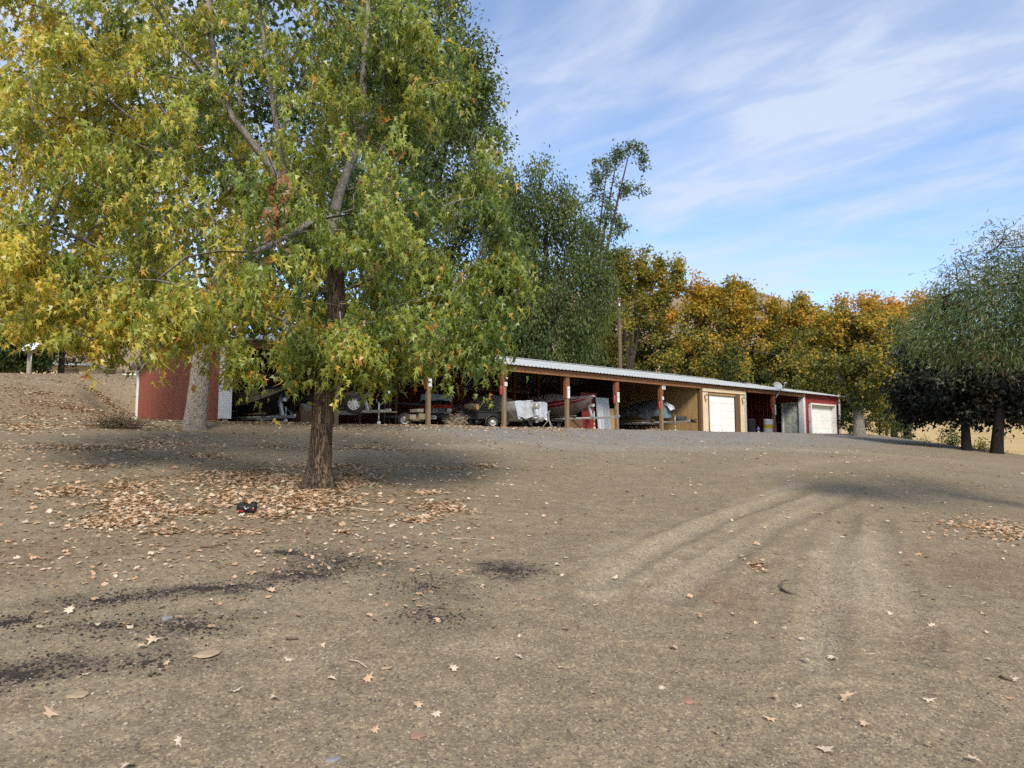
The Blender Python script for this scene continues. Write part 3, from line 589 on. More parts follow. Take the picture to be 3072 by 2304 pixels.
# maple with the pale trunk beside the end wall
b2 = on_ground(585, 1288)
fld = lambda P, cl, r, o=.22, a=.35, bq=.3: o + a * cl + bq * (r - .5)
tr2 = [([b2 - Vector((0, 0, .2)), at(588, 1230, b2.y), at(600, 1120, b2.y), at(612, 1020, b2.y), at(650, 880, b2.y + .2), at(700, 650, b2.y + .4), at(720, 350, b2.y + .5), at(720, 60, b2.y + .5)], [.33, .28, .25, .23, .20, .15, .10, .03]),
       ([at(612, 1020, b2.y), at(520, 850, b2.y + .5), at(380, 640, b2.y + .6), at(250, 420, b2.y + .6)], [.18, .14, .09, .03]),
       ([at(630, 950, b2.y), at(760, 780, b2.y + .6), at(920, 560, b2.y + .8), at(1040, 300, b2.y + 1)], [.15, .12, .08, .03])]
T2 = tree('pale_trunk_tree', 'tall green tree with pale flaking trunk beside the red end wall', b2, tr2,
          [E3(640, 500, b2.y + .8, 5.0, 4.2, 4.6, 4), E3(700, 60, b2.y + .8, 4.6, 3.6, 4.0, 2.5), E3(300, 620, b2.y + 1, 3.0, 3.4, 3.3, 1.6), E3(1040, 560, b2.y + 1, 3.0, 3.4, 4.0, 1.7), E3(640, 860, b2.y + .8, 4.6, 3.6, 1.7, 1.5), E3(830, 950, b2.y + 1.2, 2.4, 2.2, 1.1, 1.8)],
          380, 54, .17, MAPLE6, None, M['bark_pale'], lambda P, cl, r: .12 + .30 * cl + .3 * (r - .5) + .12 * (r > .93), rc=.75, droop=.55, spread=.5, rtip=.012, limb_mat=M['bark_limb'], flare=.10, hang=.2, keep=lambda e: e[:, 2] > 5.1)
finish_crown(T2, MAPLE6, M['leaf_mid'])
def gbase(px, Y): a = (px - 1536) / FPX; x = a * Y; return Vector((x, Y, float(gz(x, Y))))
simple_tree('tall_tree', 'very tall dark green tree rising behind the shed roof', gbase(1230, 44), 27, .5, [E3(1230, 420, 44, 5.4, 5, 7.5, 3), E3(1230, 100, 44, 3.4, 4, 6, 2), E3(1370, 480, 43, 3.0, 3.5, 4.5, 1), E3(1400, 270, 43, 1.3, 2, 2.6, .5), E3(1150, 800, 44, 5, 4, 5, 1.2)], 460, 64, .25, OVAL, M['leaf_dark'], M['bark_dark'],
            lambda P, cl, r: .12 + .45 * cl + .35 * (r - .5), rc=1.0, droop=.5, spread=.6, rtip=.016, forks=4)
simple_tree('weeping_elm_tree', 'dense dark olive drooping tree behind the middle of the shed', gbase(1640, 47), 19, .45, [E3(1640, 860, 47, 4.3, 4, 5.4, 3), E3(1600, 620, 47, 3.0, 3, 2.9, 1.5), E3(1480, 860, 46, 2.7, 3, 4.6, 1.4), E3(1760, 800, 47, 1.7, 2.5, 3.8, .9), E3(1580, 1000, 46, 4.6, 3, 2.2, 1.2)], 520, 60, .21, NARROW if False else OVAL, M['leaf_dark'], M['bark_dark'],
            lambda P, cl, r: .05 + .5 * cl + .4 * (r - .5) + .05 * np.clip((P[:, 2] - 12) / 6, 0, 1), rc=.85, droop=.85, spread=.35, rtip=.014, hang=.6, forks=4)
simple_tree('poplar_tree', 'open crowned poplar whose leafy branches reach right above the elm', gbase(1735, 52), 19.5, .3, [E3(1790, 560, 52, 1.1, 1.2, 1.9, 1.2), E3(1835, 480, 52, .8, 1, .9, .7), E3(1880, 455, 52, .8, .9, .6, .7), E3(1925, 480, 52, .35, .6, .9, .4), E3(1925, 560, 52, .75, .9, .5, .6), E3(1870, 560, 52, .9, 1, .8, .8), E3(1900, 610, 52, 1.2, .9, .25, .5), E3(1830, 640, 52, 1.0, 1, .9, .9), E3(1865, 685, 52, .7, .8, .5, .6), E3(1770, 680, 52, 1.2, 1.2, 1.6, 1)], 95, 24, .22, OVAL, M['leaf_poplar'], M['bark_dark'],
            lambda P, cl, r: .2 + .3 * cl + .6 * (r - .3), rc=.42, droop=.3, spread=.8, rtip=.010, shell=.3, lean=(1.4, 0))
def shoots(px0, px1, py0, py1, Y, n, seed):
    r_ = np.random.default_rng(seed); out = []
    for _ in range(n):
        px = r_.uniform(px0, px1); top = py0 + (py1 - py0) * r_.random() ** 1.3
        for k in range(5): out.append(tuple(at(px + (r_.random() - .5) * 8, top + k * 16, Y + r_.normal() * .5)))
    return out
ytint = lambda P, cl, r: .18 + .38 * cl + .4 * (r - .5) + .05 * np.clip((P[:, 2] - 8), -4, 4) * .6
simple_tree('upright_maple_tree', 'yellow green maple with upright spiky shoots behind the utility pole', gbase(1890, 54), 13.5, .28, [E3(1900, 960, 54, 3.4, 2.6, 3.4, 2), E3(1870, 830, 54, 1.9, 1.8, 1.8, 1), E3(1980, 880, 54, 1.3, 1.5, 2.0, .7)], 130, 46, .19, STAR, M['leaf_yellow'], M['bark_dark'], ytint, rc=.5, droop=.3, spread=.7,
            ends_extra=shoots(1815, 2060, 740, 880, 54, 26, 3), rtip=.010)
otint = lambda P, cl, r: .02 + .52 * cl + .4 * (r - .5) + .065 * np.clip(P[:, 2] - 7.0, -5, 4)
simple_tree('orange_maple_tree', 'rust orange maple directly behind the tan garage', gbase(2120, 53), 11.5, .26, [E3(2120, 960, 53, 2.9, 2.6, 2.6, 2), E3(2090, 890, 53, 1.4, 1.4, 1.5, .8), E3(2200, 920, 53, 1.2, 1.3, 1.8, .7), E3(2110, 1080, 52, 3.0, 2.4, 1.9, 1.3)], 170, 50, .19, STAR, M['leaf_orange'], M['bark_dark'], otint, group='autumn maples behind the shed', rc=.55, droop=.35, spread=.7,
            ends_extra=shoots(2030, 2260, 835, 930, 53, 14, 4), rtip=.010)
simple_tree('orange_maple_tree', 'orange and green maple rising behind the rooftop satellite dish', gbase(2330, 52), 10, .25, [E3(2320, 1010, 52, 3.3, 2.4, 2.3, 2), E3(2280, 940, 52, 1.5, 1.4, 1.4, .7), E3(2400, 960, 52, 1.3, 1.3, 1.3, .6), E3(2300, 1110, 51, 3.6, 2.4, 2.0, 1.6)], 180, 50, .19, STAR, M['leaf_orange'], M['bark_dark'],
            lambda P, cl, r: otint(P, cl, r) - .04, group='autumn maples behind the shed', rc=.55, droop=.35, spread=.7, ends_extra=shoots(2230, 2440, 880, 960, 52, 10, 5), rtip=.010)
simple_tree('background_maple_tree', 'green and yellow maple filling the gap left of the utility pole', gbase(1800, 60), 9, .24, [E3(1790, 1010, 60, 3.0, 2.4, 2.6, 1), E3(1860, 1060, 60, 2.8, 2.4, 1.8, 1)], 120, 46, .22, STAR, M['leaf_yellow'], M['bark_dark'], lambda P, cl, r: .05 + .3 * cl + .3 * (r - .5), group='autumn maples behind the shed', rc=.7, droop=.4, spread=.7, rtip=.010)
simple_tree('background_maple_tree', 'dark green maple between the utility pole and the tan garage', gbase(2000, 60), 9, .24, [E3(1990, 1040, 60, 3.4, 2.4, 2.6, 1), E3(2070, 1080, 60, 2.6, 2.4, 2.0, 1)], 130, 48, .22, STAR, M['leaf_orange'], M['bark_dark'], lambda P, cl, r: .0 + .35 * cl + .3 * (r - .5), group='autumn maples behind the shed', rc=.7, droop=.4, spread=.7, rtip=.010)
simple_tree('background_maple_tree', 'dark green maple low behind the roof left of the dish', gbase(2220, 58), 8, .24, [E3(2210, 1070, 58, 3.4, 2.4, 2.2, 1), E3(2290, 1120, 57, 2.6, 2.4, 1.8, 1)], 130, 48, .22, STAR, M['leaf_mid'], M['bark_dark'], lambda P, cl, r: .0 + .35 * cl + .3 * (r - .5), group='autumn maples behind the shed', rc=.7, droop=.4, spread=.7, rtip=.010)
simple_tree('background_maple_tree', 'olive green maple low behind the red garage', gbase(2440, 55), 8, .24, [E3(2440, 1060, 55, 2.8, 2.4, 2.4, 1), E3(2400, 1140, 54, 2.6, 2.4, 1.6, 1), E3(2530, 1190, 52, 2.0, 2, 1.6, .7)], 130, 48, .21, STAR, M['leaf_orange'], M['bark_dark'], lambda P, cl, r: .05 + .35 * cl + .3 * (r - .5), group='autumn maples behind the shed', rc=.7, droop=.4, spread=.7, rtip=.010)
simple_tree('background_maple_tree', 'dark green maple behind the shrubs between round maple and black trunks', gbase(2680, 52), 7, .24, [E3(2680, 1180, 52, 2.8, 2.4, 1.8, 1), E3(2740, 1220, 50, 2.4, 2, 1.2, .8)], 110, 48, .20, STAR, M['leaf_dark'], M['bark_dark'], lambda P, cl, r: .0 + .35 * cl + .3 * (r - .5), group='autumn maples behind the shed', rc=.7, droop=.4, spread=.7, rtip=.010, keep=lambda e: e[:, 2] > 3.6)
bR = on_ground(2578, 1309)
trR = [([bR - Vector((0, 0, .2)), bR + Vector((0, 0, .9)), bR + Vector((.02, 0, 1.75)), bR + Vector((.2, .2, 3.2)), bR + Vector((.3, .3, 5.5))], [.33, .27, .25, .15, .05]),
       ([bR + Vector((-.05, 0, 1.35)), bR + Vector((-.42, .1, 1.9)), bR + Vector((-.62, .1, 2.7)), bR + Vector((-1.3, .2, 4.2)), bR + Vector((-1.8, .3, 5.6))], [.12, .11, .10, .07, .03]),
       ([bR + Vector((.08, 0, 1.6)), bR + Vector((.5, .1, 2.3)), bR + Vector((1.2, .2, 3.6)), bR + Vector((2.0, .3, 5.0))], [.16, .14, .10, .03])]
YR = bR.y
TR = tree('orange_maple_tree', 'round golden orange maple with forked grey trunk just right of the red garage', bR, trR, [E3(2560, 1080, YR, 2.7, 2.4, 2.3, 2), E3(2540, 960, YR, 1.5, 1.6, 1.3, .9), E3(2480, 1090, YR, 1.7, 1.8, 1.8, .8), E3(2650, 1040, YR, 2.0, 2, 2.0, 1.2)], 260, 95, .17, STAR, None, M['bark_limb'],
          lambda P, cl, r: .05 + .42 * cl + .36 * (r - .5) + .085 * (P[:, 2] - 5.4), group='autumn maples behind the shed', rc=.5, droop=.4, spread=.65, rtip=.011, keep=lambda e: np.where(e[:, 0] / e[:, 1] < .478, (e[:, 2] - EYE) / e[:, 1] > .108, e[:, 2] > 3.9))
finish_crown(TR, STAR, M['leaf_orange'])
simple_tree('orange_maple_tree', 'bright orange topped maple between the round maple and the willow', gbase(2720, 46), 9.5, .24, [E3(2720, 1010, 46, 2.4, 2.2, 2.0, 2), E3(2760, 930, 46, 1.2, 1.2, 1.0, .8), E3(2650, 940, 46, .9, 1, 1.1, .6), E3(2730, 1140, 45, 2.5, 2, 2.0, 1.2)], 180, 52, .17, STAR, M['leaf_orange'], M['bark_dark'],
            lambda P, cl, r: .08 + .45 * cl + .36 * (r - .5) + .09 * (P[:, 2] - 6.0), group='autumn maples behind the shed', rc=.5, droop=.4, spread=.65, rtip=.011)
mtint = lambda P, cl, r: .1 + .75 * cl * cl + .4 * (r - .5)
bD1 = on_ground(2900, 1351); bD2 = on_ground(2988, 1360)
simple_tree('maroon_maple_tree', 'dark maroon maple with straight black trunk at the edge of the lot', bD1, 6.5, .17, [E3(2880, 1140, bD1.y + 1, 2.5, 2.4, 1.6, 2), E3(2820, 1215, bD1.y + 2, 1.7, 1.8, 1.0, 1), E3(2950, 1190, bD1.y + 1, 2.2, 2, 1.3, 1)], 190, 60, .16, STAR, M['leaf_maroon'], M['bark_black'], mtint, group='dark maples at the right edge', rc=.5, droop=.5, spread=.6, rtip=.012, keep=lambda e: e[:, 2] > 3.0)
simple_tree('maroon_maple_tree', 'dark maroon maple with leaning forked trunk nearest the right edge', bD2, 6.2, .21, [E3(3030, 1140, bD2.y + 1, 2.8, 2.4, 1.7, 2), E3(3120, 1190, bD2.y + 1, 2.4, 2, 1.4, 1), E3(2960, 1220, bD2.y + 1.5, 1.8, 1.8, .9, .7)], 170, 60, .16, STAR, M['leaf_maroon'], M['bark_black'], mtint, lean=(.9, 0), group='dark maples at the right edge', rc=.5, droop=.5, spread=.6, rtip=.012, keep=lambda e: e[:, 2] > 2.8)
# willow: stands right of the picture, its boughs reach in
bW = Vector((9.6, 10.6, float(gz(9.6, 10.6)))); YW = 10.2
trW = [([bW - Vector((0, 0, .2)), bW + Vector((-.1, 0, 1.2)), bW + Vector((-.2, 0, 2.4)), bW + Vector((-.2, .1, 4.2)), bW + Vector((0, .2, 6.0))], [.34, .28, .25, .16, .04]),
       ([bW + Vector((-.2, 0, 2.0)), at(3200, 835, YW), at(3060, 870, YW), at(2930, 890, YW), at(2830, 920, YW)], [.10, .06, .045, .03, .012]),
       ([bW + Vector((-.2, 0, 2.3)), at(3250, 800, YW), at(3080, 830, YW + .3), at(2950, 842, YW + .4), at(2880, 870, YW + .4)], [.08, .05, .035, .02, .01]),
       ([bW + Vector((-.2, 0, 2.4)), at(3200, 700, YW), at(3080, 740, YW), at(2990, 745, YW)], [.08, .06, .04, .012])]
TW = tree('willow_tree', 'grey green narrow leaved willow reaching in from the right edge', bW, trW, [E3(3020, 870, YW, .95, 1.2, .62, 2), E3(2930, 960, YW, .95, 1.1, .55, 1.6), E3(3040, 780, YW, .42, .8, .32, .6), E3(2830, 1000, YW, .7, .8, .42, 1.2), E3(3060, 1010, YW, .9, 1.1, .5, 1.5), E3(3290, 880, YW + .3, 1.2, 1.6, .75, 1.6), E3(3480, 800, YW + .5, 1.5, 1.8, 1.1, 1.6)],
          420, 84, .088, NARROW, None, M['bark_dark'], lambda P, cl, r: .15 + .4 * cl + .45 * (r - .4) + .5 * ((cl > .86) & (r > .2)), rc=.30, droop=.45, spread=.65, rtip=.0055, pw=.45, hang=.3,
          ends_extra=[tuple(at(px, py, YW + rng.normal() * .2)) for px, py in [(2975, 690), (2985, 720), (2880, 765), (2900, 780), (2870, 800), (3030, 700), (3040, 690), (2820, 880), (2770, 930), (2750, 985), (2860, 1055), (2940, 1065), (3040, 1070), (2950, 1050), (3060, 1050), (2990, 1050), (2700, 985), (2760, 1010)]],
          keep=lambda e: (e[:, 2] - EYE) / e[:, 1] > .135)
finish_crown(TW, NARROW, M['leaf_willow'])
# background on the left
ltint = lambda P, cl, r: .05 + .45 * cl + .35 * (r - .5)
simple_tree('shade_tree', 'dark green shade tree with thin dark trunk behind the bank', gbase(175, 46), 9, .2, [E3(170, 960, 46, 3.3, 2.6, 2.2, 2), E3(60, 1000, 46, 2.2, 2, 1.6, 1)], 150, 56, .19, STAR, M['leaf_mid'], M['bark_dark'], ltint, group='shade trees behind the bank', rc=.55, droop=.45, spread=.6, rtip=.011, keep=lambda e: e[:, 2] > 7.6)
simple_tree('shade_tree', 'dark spreading tree with low boughs at the far left behind the dish', gbase(20, 43), 8, .26, [E3(10, 960, 43, 2.8, 2.6, 2.6, 2), E3(-80, 1010, 43, 2.4, 2, 2.0, 1), E3(40, 1060, 43, 2.0, 2, .9, 1)], 190, 56, .18, STAR, M['leaf_mid'], M['bark_dark'], lambda P, cl, r: ltint(P, cl, r) - .08, group='shade trees behind the bank', rc=.55, droop=.5, spread=.6, rtip=.011)
simple_tree('shade_tree', 'sunlit yellow green tree behind the left end of the shed', gbase(330, 50), 9, .22, [E3(300, 900, 50, 3.3, 2.6, 2.4, 2), E3(420, 930, 50, 2.4, 2, 2.0, 1)], 160, 52, .18, STAR, M['leaf_yellow'], M['bark_dark'], lambda P, cl, r: .1 + .4 * cl + .3 * (r - .5), group='shade trees behind the bank', rc=.55, droop=.45, spread=.6, rtip=.011, keep=lambda e: e[:, 2] > 7.6)
# shrubs
def shrub(label, base, w, h, lm, tf, size=.11, per=26, n=30, group='shrubs at the edge of the lot'):
    base = Vector(base); c = base + Vector((0, 0, h * .55))
    st = [([base - Vector((0, 0, .1)), base + Vector((.05, 0, h * .35)), base + Vector((0, .05, h * .6))], [.03, .022, .01])]
    t = tree('shrub', label, base, st, [(tuple(c), (w, w * .8, h * .5), 1)], n, per, size, OVAL, lm, M['bark_dark'], tf, group=group, rc=.22, droop=.2, spread=.8, rtip=.004, cat='shrub', flare=0)
    return finish_crown(t, OVAL, lm, 'foliage')
sT = lambda P, cl, r: .15 + .4 * cl + .35 * (r - .5)
shrub('leafy shrub with reddish leaves right of the forked maple trunk', gbase(2635, 41.5), 1.0, 1.9, M['leaf_orange'], lambda P, cl, r: .05 + .4 * cl + .3 * (r - .5), .12, 40, 46)
shrub('dark green shrub at the foot of the round maple', gbase(2545, 42.6), .6, 1.3, M['leaf_dark'], sT, .12, 34, 30)
shrub('green and yellow shrub before the golden field', gbase(2700, 41), .8, 1.1, M['leaf_mid'], sT, .11, 34, 34)
shrub('small round green bush alone on the golden field', gbase(2772, 40), .38, .75, M['leaf_mid'], sT, .08, 26, 20)
shrub('leafy shrub left of the straight black trunk', gbase(2850, 36), .55, 1.25, M['leaf_mid'], sT, .11, 30, 26)
shrub('leafy shrub between the two black trunks', gbase(2937, 35), .55, 1.1, M['leaf_yellow'], sT, .10, 28, 26)
shrub('low shrub at the right edge beside the leaning trunk', gbase(3050, 33), .7, .9, M['leaf_yellow'], sT, .10, 30, 28)
shrub('dry low bush on the golden slope at the right', gbase(2815, 44), .6, .45, M['leaf_willow'], sT, .09, 24, 18)

# ------------------------------------------------------------------ the storage shed
EAVE = 2.62; DEP = 12.2; RIDGE_T = 6.1; SLOPE = .205
SX = {k: S(p) for k, p in dict(a=668, b=1010, c=1286, d=1513, e=1702, f=1851, g=1985, h=2099, i=2236, j=2322, k=2411, l=2518).items()}
shed = empty('boat_storage_shed', B(0, 0), 0, 'long low shed with open boat bays, pale metal roof, tan and red garages', 'shed')
shed.rotation_euler = (0, 0, math.atan2(U.y, U.x))         # local x along the front, local y into the shed
def rz_at(t): return EAVE + .17 + SLOPE * (RIDGE_T - abs(RIDGE_T - t))
def rib_profile(w, n, h):                                    # ribbed metal sheet profile: points (x, depth)
    p = w / n; out = []
    for i in range(n): out += [(i * p, 0), (i * p + p * .62, 0), (i * p + p * .72, h), (i * p + p * .90, h)]
    return out + [(w, 0)]
def sheet(x0, w, n, h, z0, z1, y=0.0, z1b=None):             # upright ribbed sheet in the xz plane, ribs towards -y
    pr = rib_profile(w, n, h); q = MB(); z1b = z1 if z1b is None else z1b
    lo = [(x0 + a, y - d, z0) for a, d in pr]; hi = [(x0 + a, y - d, z1 + (z1b - z1) * a / w) for a, d in pr]
    q.loft([lo, hi]); return q
def child_axis(name, parent, loc, rz):
    o = bpy.data.objects.new(name, None); o.empty_display_size = .2; link(o, parent); o.location = loc; o.rotation_euler = (0, 0, rz); return o
# roof: one sheet after another, ribs running down the slope
roof = MB()
for t_ in (.25, 2.2, 4.2, 6.1, 8.0, 10.0, 11.9):
    roof.box(((SX['l'] - .1) / 2, t_, rz_at(t_) - .10), (SX['l'] + .2, .06, .12))
roof = roof.build('roof', M['brown'], shed)
PWD = .915; npan = int((SX['l'] + .9) / PWD) + 1
pr = rib_profile(PWD, 4, .038); T0 = -.38
m_ = MB(); m_.loft([[(a, T0, rz_at(T0) + d) for a, d in pr], [(a, RIDGE_T, rz_at(RIDGE_T) + d) for a, d in pr]])
m_.loft([[(a, T0 + .004, rz_at(T0) + d - .012) for a, d in pr], [(a, RIDGE_T, rz_at(RIDGE_T) + d - .012) for a, d in pr]])
pmesh = m_.mesh('roof_panel', M['roof'])
m_ = MB(); m_.loft([[(a, RIDGE_T + .01, rz_at(RIDGE_T) + d) for a, d in pr], [(a, DEP + .4, rz_at(DEP + .4) + d) for a, d in pr]]); pmesh2 = m_.mesh('roof_panel', M['roof'])
for i in range(npan):
    for me in (pmesh, pmesh2):
        o = link(bpy.data.objects.new('roof_panel', me), roof); o.location = (-.45 + i * (PWD - .002), 0, .0015 * (i % 2))
MB().box((SX['l'] / 2, RIDGE_T, rz_at(RIDGE_T) + .05), (SX['l'] + 1.1, .34, .03)).build('ridge_cap', M['galv'], roof)
# front beam in lengths, posts with red stained braces
cuts = [-.1, SX['b'], SX['d'], SX['f'], SX['h']]
for a, b_ in zip(cuts, cuts[1:]): MB().box(((a + b_) / 2, -.10, EAVE - .05), (b_ - a - .006, .09, .24), bev=.006).build('front_beam', M['beam'], shed)
MB().box(((SX['h'] + SX['i']) / 2, -.11, EAVE - .0), (SX['i'] - SX['h'] - .006, .09, .15), bev=.006).build('front_beam', M['beam'], shed)
MB().box(((SX['i'] + SX['k']) / 2, -.10, EAVE - .03), (SX['k'] - SX['i'] - .2, .09, .2), bev=.006).build('front_beam', M['beam'], shed)
for i, k in enumerate('bcdefgj'):
    x = SX[k]; dz = -.12
    MB().box((x, .03, (EAVE - .2 + dz) / 2), (.155, .155, EAVE - .2 - dz), bev=.008).build('post', M['oldwood'], shed)
    MB().box((x - .10, .05, EAVE - .55 - .1 * (i % 2)), (.045, .19, .85 + .2 * (i % 2)), bev=.004).build('brace', M['stain'], shed)
    MB().box((x + .005, -.062, EAVE - .42), (.14, .04, .50), bev=.004).build('brace', M['stain'], shed)
for x in [(SX[a] + SX[b_]) / 2 for a, b_ in zip('abcdef', 'bcdefg')] + [SX['c'], SX['d'], SX['e'], SX['f']]:
    MB().box((x, 5.9, (rz_at(5.9) - .2) / 2), (.16, .16, rz_at(5.9) - .2), bev=.006).build('inner_post', M['stain'], shed)
# walls of ribbed sheets
def wall_run(parent, length, topf, z0, m_, rib=4, h=.022, w=.93, y=0.0, gaps=(), xo=0.0):
    xe = min([g[0] for g in gaps] + [length]) - (.12 if gaps else 0)
    for zg in (.9, 1.9): MB().box((xo + xe / 2, y + .05, zg), (xe, .04, .1)).build('girt', M['brown'], parent)
    n = max(1, round(length / w)); ww = length / n
    for i in range(n):
        x0 = i * ww
        zs = [(z0, topf(x0), topf(x0 + ww))]
        for g0, g1, gz_ in gaps:
            if x0 + ww > g0 + .02 and x0 < g1 - .02: zs = [(gz_, topf(x0), topf(x0 + ww))]
        for za, zb, zc_ in zs: sheet(xo + x0, ww - .003, rib, h, za, zb, y, zc_).build('wall_panel', m_, parent)
# end wall (faces left); its own axis runs from the far corner to the near corner
ew = child_axis('end_wall', shed, (0, DEP, 0), R(-90))
wall_run(ew, DEP - .12, lambda q: rz_at(DEP - q) - .02, .02, M['darkred'], h=.035)
for s_ in ((-.02, DEP / 2),):
    pass
trim = MB(); trim.box((-.03, -.03, 1.3), (.12, .12, 2.66), bev=.004); trim.build('corner_trim', M['white'], ew)
trim = MB()
trim.loft([[(-.45, -.05, rz_at(DEP + .45) + .05), (-.45, -.05, rz_at(DEP + .45) - .20)], [(DEP / 2, -.05, rz_at(RIDGE_T) + .05), (DEP / 2, -.05, rz_at(RIDGE_T) - .20)], [(DEP + .35, -.05, rz_at(-.35) + .05), (DEP + .35, -.05, rz_at(-.35) - .20)]])
trim.loft([[(-.45, -.02, rz_at(DEP + .45) + .05), (-.45, -.02, rz_at(DEP + .45) - .20)], [(DEP / 2, -.02, rz_at(RIDGE_T) + .05), (DEP / 2, -.02, rz_at(RIDGE_T) - .20)], [(DEP + .35, -.02, rz_at(-.35) + .05), (DEP + .35, -.02, rz_at(-.35) - .20)]])
trim.build('rake_trim', M['white'], ew)
trim = MB(); trim.box((DEP - .10, -.035, 1.36), (.30, .05, 2.56), bev=.004); trim.box((DEP + .075, .10, 1.36), (.05, .32, 2.56), bev=.004); trim.build('corner_trim', M['white'], ew)
MB().box((DEP - .02, .10, 1.15), (.14, .14, 2.7), bev=.006).build('corner_post', M['greywood'], ew)
# back wall
bwx = child_axis('back_wall', shed, (0, DEP - .05, 0), 0)
wall_run(bwx, SX['l'], lambda q: rz_at(DEP) - .02, .0, M['darkred'], w=1.83, rib=6, y=-.08)
# tan garage: left side wall, front
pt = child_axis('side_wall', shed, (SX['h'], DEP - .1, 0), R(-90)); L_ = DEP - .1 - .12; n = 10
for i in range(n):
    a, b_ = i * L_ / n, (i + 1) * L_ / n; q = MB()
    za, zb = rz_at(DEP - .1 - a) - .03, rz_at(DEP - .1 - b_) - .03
    q.loft([[(a, 0, .0), (a, 0, za)], [(b_ - .004, 0, .0), (b_ - .004, 0, zb)]]); q.build('plywood_sheet', M['tan'] if DEP - .1 - b_ < 5.2 else M['pole'], pt)  # innermost sheets take the dark pole brown, painting in the shade of the bay
ga, gb = SX['h'], SX['i']; gl = gb - ga
gf = child_axis('garage_front', shed, (ga, 0, 0), 0)
xs = lambda px: S(px) - ga
dl, dr = xs(2124), xs(2207); dtop = 2.16
MB().box((.07, -.02, EAVE / 2), (.20, .16, EAVE + .1), bev=.006).build('brown_trim', M['brown'], gf)
MB().box(((.17 + dl) / 2, 0, 1.22), (dl - .17, .05, 2.44), bev=.004).build('cream_panel', M['cream'], gf)
MB().box((dl + .03, -.035, 1.12), (.07, .06, 2.24), bev=.004).build('brown_trim', M['brown'], gf)
MB().box((dr + .20, -.02, 1.15), (.42, .08, 2.3), bev=.004).build('brown_trim', M['brown'], gf)
MB().box(((dr + .41 + gl - .12) / 2, 0, 1.22), (gl - .12 - dr - .41, .05, 2.44), bev=.004).build('cream_panel', M['cream'], gf)
MB().box((gl - .05, -.03, EAVE / 2), (.12, .12, EAVE), bev=.004).build('grey_trim', M['galv'], gf)
MB().box((gl / 2 + .05, -.05, 2.42), (gl - .28, .09, .20), bev=.01).build('fascia_board', M['cream'], gf)
MB().box(((dl + dr) / 2 + .1, .01, 2.24), (dr - dl + .3, .05, .16), bev=.004).build('header', M['tan'], gf)
def garage_door(parent, x0, x1, y, top, secs, m_):
    d = child_axis('garage_door', shed, parent.location, 0); MB().box(((x0 + x1) / 2, y + .04, top / 2), (x1 - x0, .02, top)).build('backing', m_, d); hgt = top / secs
    for i in range(secs):
        q = MB(); q.box(((x0 + x1) / 2, y, (i + .5) * hgt), (x1 - x0, .04, hgt - .006), bev=.003)
        for g in range(1, 4): q.box(((x0 + x1) / 2, y - .0215, (i + g / 4) * hgt), (x1 - x0 - .08, .003, .03))
        q.build('door_section', m_, d)
    MB().box(((x0 + x1) / 2, y - .03, hgt * .5), (.12, .03, .03), bev=.005).build('handle', M['steel'], d)
garage_door(gf, dl + .06, dr, .10, dtop, 5, M['doorwhite'])
for xl in (xs(2114), xs(2226)):
    l_ = child_axis('lantern', shed, (ga + xl, -.03, 1.98), 0)
    MB().box((0, -.01, .02), (.08, .03, .22), bev=.006).build('back_plate', M['brass'], l_)
    MB().lathe([(.055, -.12), (.085, .10), (.085, .11)], 6, (0, -.11, 0)).build('lantern_glass', M['lantern'], l_)
    MB().lathe([(.001, .20), (.10, .11), (.10, .10), (.001, .10)], 6, (0, -.11, 0)).lathe([(.001, -.12), (.06, -.12), (.06, -.14), (.001, -.15)], 6, (0, -.11, 0)).build('lantern_cap', M['brass'], l_)
# red garage: side wall with the door, front
rw = child_axis('side_wall', shed, (SX['k'], DEP - .1, 0), R(-90)); L2 = DEP - .1 - .14
td0, td1 = T(2400, SX['k']), T(2350, SX['k']); xa, xb = DEP - .1 - td1, DEP - .1 - td0
wall_run(rw, L2, lambda q: rz_at(DEP - .1 - q) - .03, .0, M['red'], y=0, w=.6, rib=2, h=.03, gaps=((xa, xb, 2.13),))
dr_ = child_axis('door', shed, (SX['k'], DEP - .1, 0), R(-90)); MB().box(((xa + xb) / 2, .02, 1.03), (xb - xa - .04, .04, 2.06), bev=.004).build('door_leaf', M['doorgrey'], dr_)
fr = MB()
fr.box((xa - .04, -.03, 1.06), (.11, .09, 2.12), bev=.004); fr.box((xb + .04, -.03, 1.06), (.11, .09, 2.12), bev=.004); fr.box(((xa + xb) / 2, -.03, 2.14), (xb - xa + .2, .09, .10), bev=.004)
fr.build('door_frame', M['white'], dr_); dw = xb - xa
for cx_ in (-.22, .22):
    for cz, hh_ in ((.42, .5), (1.10, .62), (1.72, .3)):
        q = MB(); q.box(((xa + xb) / 2 + cx_ * dw, -.004, cz), (dw * .30, .02, hh_), bev=.008); q.box(((xa + xb) / 2 + cx_ * dw, -.012, cz), (dw * .22, .022, hh_ - .1), bev=.008); q.build('door_panel', M['doorgrey'], dr_)
MB().lathe([(.001, -.10), (.03, -.09), (.036, -.07), (.02, -.05), (.02, 0)], 10, (xb - .09 * dw - .03, 0, .98), 'Y').build('door_knob', M['black'], dr_)
ra, rb = SX['k'], SX['l']; rl = rb - ra
rf = child_axis('red_front', shed, (ra, 0, 0), 0)
xs2 = lambda px: S(px) - ra
d0, d1 = xs2(2434), xs2(2505); dt2 = 2.06
wall_run(rf, rl - .05, lambda q: EAVE + .1, .0, M['red'], y=0, w=.62, rib=3, h=.025, gaps=((d0 - .08, d1 + .08, dt2 + .10),), xo=.04)
